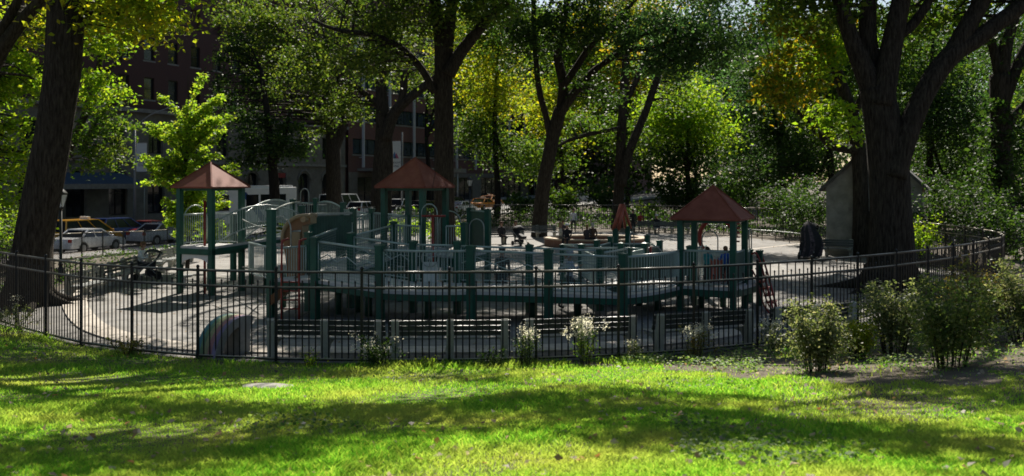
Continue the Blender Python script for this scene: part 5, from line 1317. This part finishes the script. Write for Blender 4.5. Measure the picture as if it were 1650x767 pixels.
tree('street_tree', 'slim double-stemmed street tree before the stone arches', at(540, 84), [
    px_path(84, [(538, 360), (538, 320), (537, 260), (536, 215), (531, 180), (528, 130)], [13, 12, 12, 11, 8, 5]), px_path(84, [(538, 245), (552, 205), (562, 165), (566, 128)], [8, 7, 6, 4])],
   [ball(440, 90, 82, 80, 78, 3.5, 2600), ball(390, 170, 80, 50, 45, 2.5, 1000, 'dark'), ball(450, 10, 83, 110, 50, 4, 2400), ball(505, 190, 83, 45, 34, 2, 650), ball(400, 45, 80, 60, 48, 3, 1300)],
   'olive', .28)
tree('street_tree', 'dark leafy street tree in front of the brick building, right of the bright sapling', at(440, 78), [px_path(78, [(442, 362), (442, 300), (436, 240), (430, 180), (420, 110)], [9, 8, 7, 5, 3]), px_path(78, [(440, 270), (458, 220), (470, 170)], [5, 4, 2])],
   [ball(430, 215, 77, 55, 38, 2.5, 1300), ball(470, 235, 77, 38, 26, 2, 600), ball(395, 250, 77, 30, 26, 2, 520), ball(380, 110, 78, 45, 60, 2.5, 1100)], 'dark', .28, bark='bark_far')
tree('multi_stem_tree', 'dark tree with many rising stems left of the standing man', at(874, 64), [
    px_path(64, [(868, 385), (870, 350), (876, 300), (884, 258), (892, 215), (903, 175)], [14, 12, 11, 11, 11, 10]),
    px_path(64, [(888, 235), (881, 192), (869, 146), (863, 88), (860, 30), (858, -40)], [6, 5, 5, 4.5, 4, 3]), px_path(64, [(903, 178), (908, 136), (899, 92), (905, 50), (916, -4)], [8, 8, 7, 6, 4]),
    px_path(63.5, [(907, 140), (929, 108), (950, 77), (992, 31), (1020, 5)], [6, 5.5, 5, 4, 3]), px_path(63.5, [(902, 185), (918, 160), (943, 128), (970, 104), (1018, 79), (1048, 80)], [7, 7, 6, 5, 4, 2.5]), px_path(63, [(975, 100), (1003, 76), (1038, 55), (1080, 45)], [4, 3.5, 3, 2])],
   [ball(850, 60, 62, 55, 60, 2.5, 1700, 'dark'), ball(930, 40, 62, 80, 42, 3, 2200, 'dark'), ball(1060, 50, 62, 95, 48, 3.5, 3200, 'blue'), ball(1130, 70, 61, 60, 46, 3, 1700, 'dark'), ball(1080, 100, 61, 70, 30, 2.5, 1300, 'blue'), ball(1000, -10, 63, 150, 36, 4, 2800, 'dark'), ball(960, 140, 64, 45, 30, 2, 600)],
   'dark', .25)
tree('twin_trunk_tree', 'two slim dark trunks rising together behind the brick ring', at(1000, 76), [
    px_path(76, [(994, 368), (996, 330), (999, 270), (1003, 190), (1007, 120), (1010, 70), (1012, 10)], [11, 9, 8, 7.5, 7, 5, 3]), px_path(76, [(1004, 170), (1018, 145), (1044, 85), (1056, 40)], [5, 5, 4, 2]),
    px_path(75.5, [(1002, 300), (1010, 257), (1025, 217), (1042, 176), (1054, 140), (1072, 96), (1085, 60)], [7, 7, 7, 6, 6, 4, 3]), px_path(75.5, [(1000, 206), (970, 212), (946, 217), (920, 225), (898, 236)], [4, 3.5, 3.5, 3, 2])],
   [ball(1005, 215, 77, 50, 28, 2, 800), ball(940, 200, 77, 40, 30, 2, 700), ball(1080, 150, 78, 40, 40, 2, 700), ball(1020, 70, 78, 60, 46, 3, 1100, 'autumn')], 'mid', .28)
tree('ivy_tree', 'ivy-covered branching tree at the far right edge', at(1614, 46), [
    px_path(46, [(1616, 410), (1616, 340), (1614, 260), (1612, 190), (1611, 120)], [22, 18, 16, 15, 15]), px_path(46, [(1611, 130), (1598, 70), (1577, 44), (1550, 20)], [9, 7, 6, 4]),
    px_path(46, [(1613, 125), (1620, 76), (1632, 36), (1646, -20)], [12, 11, 9, 6]), px_path(46, [(1614, 175), (1630, 130), (1650, 84), (1680, 30)], [10, 10, 9, 6]), px_path(46, [(1618, 230), (1632, 190), (1660, 160)], [8, 7, 5])],
   [ball(1612, 200, 45.6, 22, 70, .7, 620, 'dark'), ball(1612, 290, 45.6, 24, 50, .7, 460, 'dark'), ball(1560, 60, 46, 45, 40, 2, 700, 'dark'), ball(1640, -40, 46, 120, 50, 3, 2000), ball(1690, 120, 46, 50, 60, 2, 900)], 'mid', .24)
tree('edge_tree', 'leafy bright tree with dark rising limbs at the far left edge', at(-75, 37), [
    px_path(37, [(-75, 448), (-70, 330), (-50, 220), (-25, 130), (2, 80), (36, 34), (70, -5), (110, -60)], [26, 22, 19, 16, 12, 10, 9, 5]), px_path(37, [(-30, 140), (-5, 70), (20, 18), (45, -30)], [12, 9, 8, 5])],
   [ball(10, 120, 40, 60, 60, 2, 1500, 'bright'), ball(20, 30, 41, 60, 45, 2, 1100, 'yellow'), ball(15, 230, 39, 40, 60, 1.6, 900, 'bright'), ball(5, 320, 38, 30, 36, 1.2, 420), ball(-60, 150, 39, 70, 120, 2.5, 2000), ball(30, -60, 39, 110, 40, 3, 1800)], 'bright', .2, cr=.42)
tree('drooping_tree', 'bright backlit tree drooping behind the leaning trunk, before the brick building', at(70, 47), [
    px_path(47, [(68, 415), (76, 330), (112, 240), (150, 150), (166, 60), (176, -40)], [7, 7, 6, 5, 4, 3]), px_path(47, [(134, 240), (158, 190), (184, 165)], [4, 3, 2]), px_path(47, [(150, 150), (176, 110), (196, 100)], [3, 3, 2])],
   [ball(165, 60, 46, 45, 44, 1.6, 900, 'bright'), ball(158, 140, 46, 42, 34, 1.6, 800, 'bright'), ball(165, 205, 46, 45, 36, 1.5, 700), ball(150, 250, 45, 30, 26, 1.2, 300), ball(185, 240, 46, 28, 22, 1.2, 260, 'olive'), ball(150, -30, 46, 90, 40, 2.5, 1500, 'yellow')], 'mid', .2, cr=.38)
# bright young elm: upright whip-like sprays
def sapling():
    base = at(301, 40); t = thing('young_tree', 'bright yellow-green young tree standing behind the left playground roof', 'tree', base)
    mb = MB(); b = Vector(base); tips = []
    st, sr = [b + Vector((0, 0, z)) + Vector((.06 * sin(z), .05 * cos(z), 0)) for z in (0, 1.5, 3, 4.5, 6, 7.4, 8.4)], [.1, .085, .07, .055, .04, .025, .01]
    mb.tube(st, sr, 8, sub=4)
    pts = []
    for i in range(84):
        z0 = random.uniform(1.2, 6.6); a = random.uniform(0, 2 * pi); L = random.uniform(1.0, 2.35) * (1.08 - .05 * z0) * (.8 if z0 < 2 else 1)
        s = b + Vector((.06 * sin(z0), .05 * cos(z0), z0)); rise = random.uniform(.15, 1.0) if z0 < 4.5 else random.uniform(.6, 1.3)
        e = s + Vector((cos(a) * L, sin(a) * L, L * rise)); m = s.lerp(e, .5) + Vector((0, 0, .16 * L))
        mb.tube([s, m, e], [.02, .013, .005], 5, sub=3, cap=False)
        sp, _ = spline([s, m, e], [0, 0, 0], 12)
        for k, q in enumerate(sp[5:]):
            for _ in range(8 if k < 14 else 11): pts.append((q.x + random.gauss(0, .1), q.y + random.gauss(0, .1), q.z + random.gauss(0, .075) - .03))
    mb.build('trunk', M['bark'], t, world=True)
    leaf_mesh('crown', np.array(pts), .17, LEAF['sap'], t, upness=1.0)
LEAF['sap'] = leafmat('leaf_sapling', [(.065, .13, .018), (.105, .18, .024), (.14, .205, .028), (.175, .20, .033)], .58, tint=(1.25, 1.2, .45))
sapling()
# backdrop of trees past the far fence and along the street
BT = [ # px, D, base py offset, crown list, material, label
 (800, 96, [(800, 130, 60, 70, 'yellow'), (770, 210, 46, 40, 'mid'), (830, 240, 48, 34, 'mid'), (800, 30, 80, 60, 'mid')], 'yellow autumn-tinted tree between the tall central trunk and the many-stemmed tree'),
 (905, 120, [(900, 170, 60, 60, 'yellow'), (950, 120, 55, 60, 'mid'), (880, 250, 50, 36, 'mid'), (920, 50, 80, 60, 'mid')], 'light green tree far behind the many-stemmed tree'),
 (1010, 112, [(1030, 110, 60, 70, 'autumn'), (1000, 190, 50, 50, 'mid'), (1060, 220, 60, 40, 'mid'), (1010, 30, 90, 60, 'autumn')], 'orange-tinted tree behind the two slim trunks'),
 (1110, 92, [(1105, 170, 62, 46, 'bright'), (1135, 205, 50, 40, 'bright'), (1070, 190, 40, 44, 'bright'), (1110, 250, 70, 34, 'dark')], 'fresh bright green tree left of the gap in the canopy'),
 (1170, 132, [(1190, 120, 60, 80, 'blue'), (1200, 220, 60, 56, 'blue'), (1150, 10, 46, 60, 'blue'), (1235, 60, 40, 90, 'blue')], 'hazy blue-green tree in the distance behind the yellowing leaves'),
 (1260, 84, [(1250, 200, 50, 44, 'dark'), (1300, 240, 60, 34, 'dark'), (1220, 130, 46, 46, 'blue'), (1270, 110, 80, 60, 'dark')], 'dark tree behind the yellowing leaves left of the hut'),
 (1340, 78, [(1330, 150, 70, 70, 'mid'), (1360, 60, 80, 60, 'mid'), (1300, 260, 50, 32, 'dark'), (1200, 290, 60, 30, 'dark')], 'mid green tree behind the hut and the slim leaning trunk'),
 (1500, 74, [(1520, 180, 80, 70, 'dark'), (1480, 100, 70, 60, 'mid'), (1540, 260, 80, 40, 'dark'), (1500, 20, 70, 40, 'dark')], 'leafy green tree between the forked tree and the ivy-covered tree'),
 (1590, 88, [(1590, 190, 60, 60, 'blue'), (1640, 240, 60, 50, 'blue'), (1570, 250, 50, 40, 'mid')], 'pale blue-green tree in the gap left of the ivy-covered tree'),
 (1690, 62, [(1680, 200, 80, 100, 'dark'), (1700, 330, 80, 60, 'dark'), (1720, 60, 90, 90, 'dark')], 'dark tree just beyond the right edge behind the ivy-covered tree'),
 (1450, 110, [(1440, 200, 120, 70, 'dark'), (1430, 80, 130, 80, 'blue')], 'tall dark tree far behind the hut roof'),
 (690, 122, [(745, 150, 46, 60, 'mid'), (755, 70, 50, 60, 'yellow')], 'small yellowing street tree right of the tall central trunk'),
 (1120, 165, [(1120, 150, 90, 120, 'dark'), (1040, 120, 80, 140, 'dark'), (960, 140, 90, 140, 'dark')], 'dense dark tree closing the view far behind the brick ring'),
 (1260, 150, [(1290, 140, 120, 110, 'dark'), (1230, 250, 90, 50, 'dark')], 'dense dark tree closing the view far behind the covered stroller'),
 (860, 170, [(850, 150, 80, 130, 'dark'), (790, 200, 60, 90, 'dark')], 'dense dark tree closing the view at the end of the street'),
 (1560, 130, [(1560, 160, 140, 130, 'dark'), (1500, 280, 120, 50, 'dark')], 'dense dark tree closing the view at the right behind the shrubs'),
]
for px, D, cl, lab in BT:
    by = HOR + (CAM_Z - gz(at(px, D).x, D)) * FPX / D; k = D / FPX
    top = min(c[1] for c in cl); ls = .0031 * D + .03
    balls = []
    for cx, cy, rx, ry, mt in cl:
        n = int(1.5 * pi * rx * ry * k * k / (.31 * ls * ls * .55)); balls.append(ball(cx, cy, D + random.uniform(-2, 2), rx, ry, max(2.0, rx * k * .7), min(n, 5600), mt))
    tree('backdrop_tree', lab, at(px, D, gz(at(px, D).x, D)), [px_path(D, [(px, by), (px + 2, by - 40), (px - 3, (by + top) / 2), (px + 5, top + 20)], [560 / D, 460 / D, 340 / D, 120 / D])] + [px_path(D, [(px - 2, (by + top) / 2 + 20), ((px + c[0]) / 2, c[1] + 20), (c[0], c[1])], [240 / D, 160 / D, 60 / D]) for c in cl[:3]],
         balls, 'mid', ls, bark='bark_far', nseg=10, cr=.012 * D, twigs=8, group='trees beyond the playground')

LEAF['farwood'] = leafmat('leaf_far_wood', [(.012, .025, .010), (.022, .042, .014), (.032, .055, .018)], .3, rough=.95)
# wood at the end of the view, one mass
n = 60000; A_ = RNG.uniform(-.08, .78, n); Dd = RNG.uniform(175, 205, n); Zw = RNG.random(n) ** .8 * 40
cl = (np.floor(A_ * 26) * 7.13 % 5 - 2.5); Zw = np.minimum(Zw, 30 + cl * 2.0 + RNG.normal(size=n) * 1.5)
tag(leaf_mesh('far_woods', np.stack([A_ * Dd, Dd, Zw], 1), .95, LEAF['farwood'], aspect=.8, upness=.3), kind='stuff')
# big unseen trees added beside and behind the viewer to block sky light
for (x, y), lab in zip([(-13.5, 3.5), (13.0, 2.0), (-3.0, -11.0), (6.0, -14)], ['unseen tree added left of the lawn to block sky light', 'unseen tree added right of the lawn to block sky light', 'unseen tree added behind the viewer on the left to block sky light', 'unseen tree added behind the viewer on the right to block sky light']):
    z = gz(x, y); b = Vector((x, y, z)); top = b + Vector((.4, .3, 13))
    tree('sky_blocker_tree', lab, b, [([b, b + Vector((0, 0, .8)), b + Vector((.1, 0, 4)), b + Vector((.2, .2, 8)), top], [.75, .5, .42, .32, .1])] + [([b + Vector((.1, 0, 4.5)), b + Vector((cos(q) * 2.5, sin(q) * 2.5, 7.5)), b + Vector((cos(q) * 5, sin(q) * 5, 9.5))], [.25, .16, .05]) for q in (.3, 1.6, 2.9, 4.2, 5.4)],
         [wb(x, y, z + 11, 5.5, 5.5, 3, 4200), wb(x + 3, y - 2, z + 8.5, 3.5, 3.5, 2, 1800), wb(x - 3, y + 1, z + 8.5, 3.5, 3.5, 2, 1800), wb(x, y - 4, z + 7, 4, 3, 2.5, 1600)], 'mid', .36, nseg=12, group='unseen trees added around the lawn')

LEAF['shrubdark'] = leafmat('leaf_shrub_dark', [(.045, .08, .03), (.07, .11, .04), (.10, .13, .05), (.19, .19, .11)], .46, rough=.45)
# ------------------------------------------------------------------ shrubs and plants
gsh = 'shrubs inside the park edge'
for px, D, w_, h_, n, lf, ls, lab in [
  (1318, 16.2, 1.35, 1.15, 6000, 'shrub', .062, 'grey-green bushy shrub right of the last bench, leftmost of the big front shrubs'),
  (1440, 18.6, 1.75, 1.4, 5000, 'shrub', .07, 'broad shrub with pale tips between the two nearest shrubs, against the fence'),
  (1528, 15.2, 1.6, 1.42, 6500, 'shrubdark', .062, 'darker green nearest shrub standing in bare soil on the right'),
  (1572, 19.5, 2.0, 1.6, 5200, 'rust', .07, 'brownish shrub behind the darker green nearest shrub'),
  (1655, 18.5, 2.0, 1.5, 6000, 'shrub', .07, 'grey-green shrub cut by the right edge of the picture'),
  (1384, 18.0, .9, .75, 1800, 'yellow', .06, 'low yellow-green shrub between the left and the broad shrub')]:
    shrub('shrub', lab, gp(px, D, -.02), w_, h_, n, lf, ls, group=gsh, stems=24, cr=.13)
gfl = 'plants along the foot of the front fence'
for px, D, w_, h_, n, lf, fl, lab in [
  (608, 19.2, 1.15, .62, 1500, 'dark', ('pale', 260, .03), 'dark low bush with a pale top growing at the foot of the fence'),
  (846, 19.45, .5, .75, 420, 'mid', ('pale', 420, .035), 'tall weed with white fluffy flower heads left of the biggest white flowers'),
  (941, 19.3, .75, .85, 800, 'mid', ('pale', 800, .04), 'biggest clump of white fluffy flowers against the fence'),
  (1020, 19.9, .35, .5, 260, 'shrub', ('pale', 150, .03), 'small white-flowered weed against the fence'),
  (1122, 19.9, .9, .75, 560, 'rust', ('pale', 420, .035), 'dry brown weed with pale seed heads against the fence'),
  (1248, 20.6, .7, .7, 700, 'shrub', ('pale', 260, .035), 'pale leafy plant at the end of the fourth bench'),
  (205, 20.6, 1.0, .45, 650, 'rust', None, 'low brownish weeds at the fence left of the rainbow arch'),
  (795, 19.4, .7, .4, 420, 'dark', None, 'low dark weeds at the fence under the second bench'),
  (18, 22.6, 1.6, .8, 1000, 'shrub', ('pale', 150, .03), 'grey-green weeds at the left end of the front fence'),
  (500, 19.3, .6, .3, 240, 'bright', None, 'low bright weeds at the fence between the rainbow arch and the dark bush'),
  (690, 19.3, .7, .28, 260, 'bright', None, 'low bright weeds at the fence right of the dark bush')]:
    shrub('weed_plant', lab, gp(px, D, -.02), w_, h_, n, lf, .05, 'plant', gfl, stems=8, flowers=fl, cr=.09)
gbk = 'shrubs beyond the playground'
for px, D, w_, h_, n, lf, ls, lab in [
  (1270, 64, 5.5, 4.0, 2200, 'dark', .22, 'arching shrub left of the dark rounded bush by the hut'), (1305, 56, 4.2, 3.6, 2200, 'dark', .2, 'dark rounded bush between the arching shrub and the stone hut'),
  (1535, 44, 4.4, 4.2, 3400, 'dark', .17, 'broad dark glossy bush right of the stone hut'), (1490, 42, 1.8, 2.2, 800, 'bright', .15, 'small bright bush against the right side of the forked tree'), (1600, 42, 3.2, 3.6, 1900, 'dark', .17, 'dark bush at the right end of the curved fence'),
  (1655, 37, 3.5, 3.0, 1700, 'dark', .15, 'dark bush outside the fence at the right edge'), (1185, 95, 9, 5, 2200, 'dark', .4, 'dark thicket behind the right-hand roof'), (1090, 92, 8, 4.2, 1900, 'dark', .38, 'green thicket behind the far benches'),
  (905, 92, 6, 3.6, 1500, 'mid', .36, 'green bush behind the standing man'), (838, 92, 4, 2.6, 1000, 'dark', .36, 'dark bush behind the bench with the stroller'), (975, 97, 7, 4, 1500, 'dark', .38, 'dark bush behind the twin trunks'),
  (720, 60, 4.4, 1.15, 1500, 'sap', .2, 'sunlit tall grass clump behind the middle tower'), (660, 66, 4.5, 1.1, 1100, 'bright', .22, 'green clump left of the sunlit grass behind the middle tower'), (455, 62, 4, 1.1, 900, 'mid', .22, 'green clump behind the arched bridge'), (340, 60, 4, 1.3, 900, 'bright', .2, 'leafy clump behind the railing of the left tower'),
  (1250, 74, 4, 2.2, 900, 'bright', .24, 'pale green clump behind the fence right of the right tower'), (1040, 82, 5, 2.0, 900, 'mid', .3, 'bright clump behind the person in black'), (20, 44, 3.5, 3.0, 1200, 'bright', .18, 'bright bush behind the base of the leaning trunk'), (-40, 34, 3.5, 3.2, 1200, 'mid', .17, 'leafy bush at the left edge outside the fence')]:
    shrub('shrub', lab, gp(px, D, -.02), w_, h_, n, lf, ls, group=gbk, stems=12, cr=.05 * w_ + .1)

# ------------------------------------------------------------------ grass, ground cover, fallen leaves
def scatter(n, D0, D1, power=1.4, mx=1.02):
    D = (D0 ** (1 - power) + RNG.random(n) * (D1 ** (1 - power) - D0 ** (1 - power))) ** (1 / (1 - power))
    X = (RNG.random(n) * 2 - 1) * D * .56 * mx
    yfv = np.interp(X, YF_X, YF_Y); yfv = np.where(X > YF_X[-1], YF_Y[-1] + (X - YF_X[-1]) * 1.6, yfv)
    k = D < yfv - .02
    return X[k], D[k], yfv[k]
def gzv(X, Y, YF):
    d = np.clip(YF - Y, 0, 40); return .118 * np.maximum(0, d - .5) + .02 * np.sin(X * .9) * np.minimum(1, d) + .025 * np.sin(X * .37 + Y * .8) * np.minimum(1, d)
def noise2(X, Y, s, seed):
    r = np.random.default_rng(seed); v = np.zeros_like(X)
    for i in range(7):
        a = r.uniform(0, 2 * pi); f = s * r.uniform(.5, 2.2); v += np.sin((X * cos(a) + Y * sin(a)) * f + r.uniform(0, 6.28)) / 2.6
    return v
X, Y, YF = scatter(600000, 5.6, 27)
bare = ((X > 1.2) & (YF - Y < np.minimum(.7 + (X - 1.2) * 1.45, 8)) & (noise2(X, Y, 1.6, 3) > -.45))
for q in ((1318, 16.2), (1440, 18.6), (1528, 15.2), (1572, 19.5), (1655, 18.5), (1384, 18.0), (1460, 15.0), (1600, 15.6)): bare |= np.hypot(X - at(*q).x, (Y - q[1]) * .9) < 1.25 + .5 * noise2(X, Y, 2.5, 31) 
thin = noise2(X, Y, .9, 5) > .75
keep = ~(bare & (RNG.random(len(X)) < .96)) & ~(thin & (RNG.random(len(X)) < .5))
slab_d = np.hypot(X - at(426, 15.6).x, (Y - 15.6) * 1.1); keep &= slab_d > .36
X, Y, YF = X[keep], Y[keep], YF[keep]
Z = gzv(X, Y, YF); n = len(X)
hgt = .045 * RNG.uniform(.5, 1.5, n) * (1 + .45 * noise2(X, Y, 1.1, 9)) ; hgt = np.clip(hgt, .018, .12) * np.where(YF - Y < .7, 1.7, 1)
wd = np.clip(.003 + .0004 * Y, .0045, .014) * RNG.uniform(.6, 1.3, n)
a = RNG.uniform(0, 2 * pi, n); ln = RNG.normal(size=(n, 2)) * .5 * hgt[:, None]
V = np.empty((n, 4, 3)); bx, by_ = np.cos(a) * wd, np.sin(a) * wd
V[:, 0] = np.stack([X - bx, Y - by_, Z - .005], 1); V[:, 1] = np.stack([X + bx, Y + by_, Z - .005], 1)
V[:, 2] = np.stack([X + bx * .7 + ln[:, 0] * .5, Y + by_ * .7 + ln[:, 1] * .5, Z + hgt * .62], 1); V[:, 3] = np.stack([X + ln[:, 0], Y + ln[:, 1], Z + hgt], 1)
tag(quad_mesh('grass', V, LEAF['grass']), kind='stuff')
X, Y, YF = scatter(34000, 6, 26); q = noise2(X, Y, 1.3, 21) + np.where(X > 1, .25, 0) + np.where((X > 1.5) & (YF - Y < X * 1.2), .75, 0)
k = q > np.where((X > 1.5) & (YF - Y < X * 1.2), .95, 1.3); X, Y, YF = X[k], Y[k], YF[k]; bare2 = (X > 1.5) & (YF - Y < X * 1.2)
cx_ = RNG.uniform(2.5, 11, 90); cy_ = np.interp(cx_, YF_X, YF_Y) - RNG.uniform(.5, 1, 90) * np.minimum(1.0 + cx_ * .9, 8) * RNG.random(90) - .4
ix = RNG.integers(0, 90, 5200); Xc = cx_[ix] + RNG.normal(size=5200) * .2; Yc = cy_[ix] + RNG.normal(size=5200) * .2
YFc = np.interp(Xc, YF_X, YF_Y); kc = Yc < YFc - .15; Xc, Yc, YFc = Xc[kc], Yc[kc], YFc[kc]
X, Y, YF, bare2 = np.concatenate([X, Xc]), np.concatenate([Y, Yc]), np.concatenate([YF, YFc]), np.concatenate([bare2, np.ones(len(Xc), bool)])
tag(leaf_mesh('ground_cover', np.stack([X, Y, gzv(X, Y, YF) + RNG.uniform(.02, .09, len(X)) * np.where((X > 1.5) & (YF - Y < X * 1.2), 2.0, 1)], 1), .055, LEAF['clover'], upness=1.4, aspect=.8), kind='stuff')
X, Y, YF = scatter(3600, 6, 26); k = RNG.random(len(X)) < np.where((X > 1.5) & (YF - Y < X * 1.3), 1.0, .3); X, Y, YF = X[k], Y[k], YF[k]
tag(leaf_mesh('fallen_leaves', np.stack([X, Y, gzv(X, Y, YF) + RNG.uniform(.02, .06, len(X))], 1), .085, LEAF['dead'], upness=1.2, aspect=.75), kind='stuff')
# leaves dropped on the playground floor and weeds in the beds behind the left benches and the far fence
X = RNG.uniform(-15, 17, 2600); Y = RNG.uniform(20.6, 60, 2600)
tag(leaf_mesh('leaf_litter', np.stack([X, Y, np.full(2600, .03)], 1), .075, LEAF['dead'], upness=2.5, aspect=.75), kind='stuff')
bx_, by2 = [], []
n = 4200; T = RNG.random(n); Xb = -16.6 - RNG.random(n) * 5.4 * np.clip(T * 1.6 + .25, 0, 1); Yb = 30 + T * 42
Zb = np.array([gz(x, y) for x, y in zip(Xb, Yb)])
tag(leaf_mesh('bed_plants', np.stack([Xb, Yb, Zb + RNG.random(n) ** 2 * .35], 1), .13, LEAF['dark'], upness=.9), kind='stuff')
n = 5200; Xb = RNG.uniform(-10, 24, n); Yb = 75 + RNG.random(n) * 8 - np.clip(Xb - 8, 0, 20) * .9
tag(leaf_mesh('far_bed_plants', np.stack([Xb, Yb, RNG.random(n) ** 1.5 * 1.5], 1), .26, LEAF['dark'], upness=.8), kind='stuff')
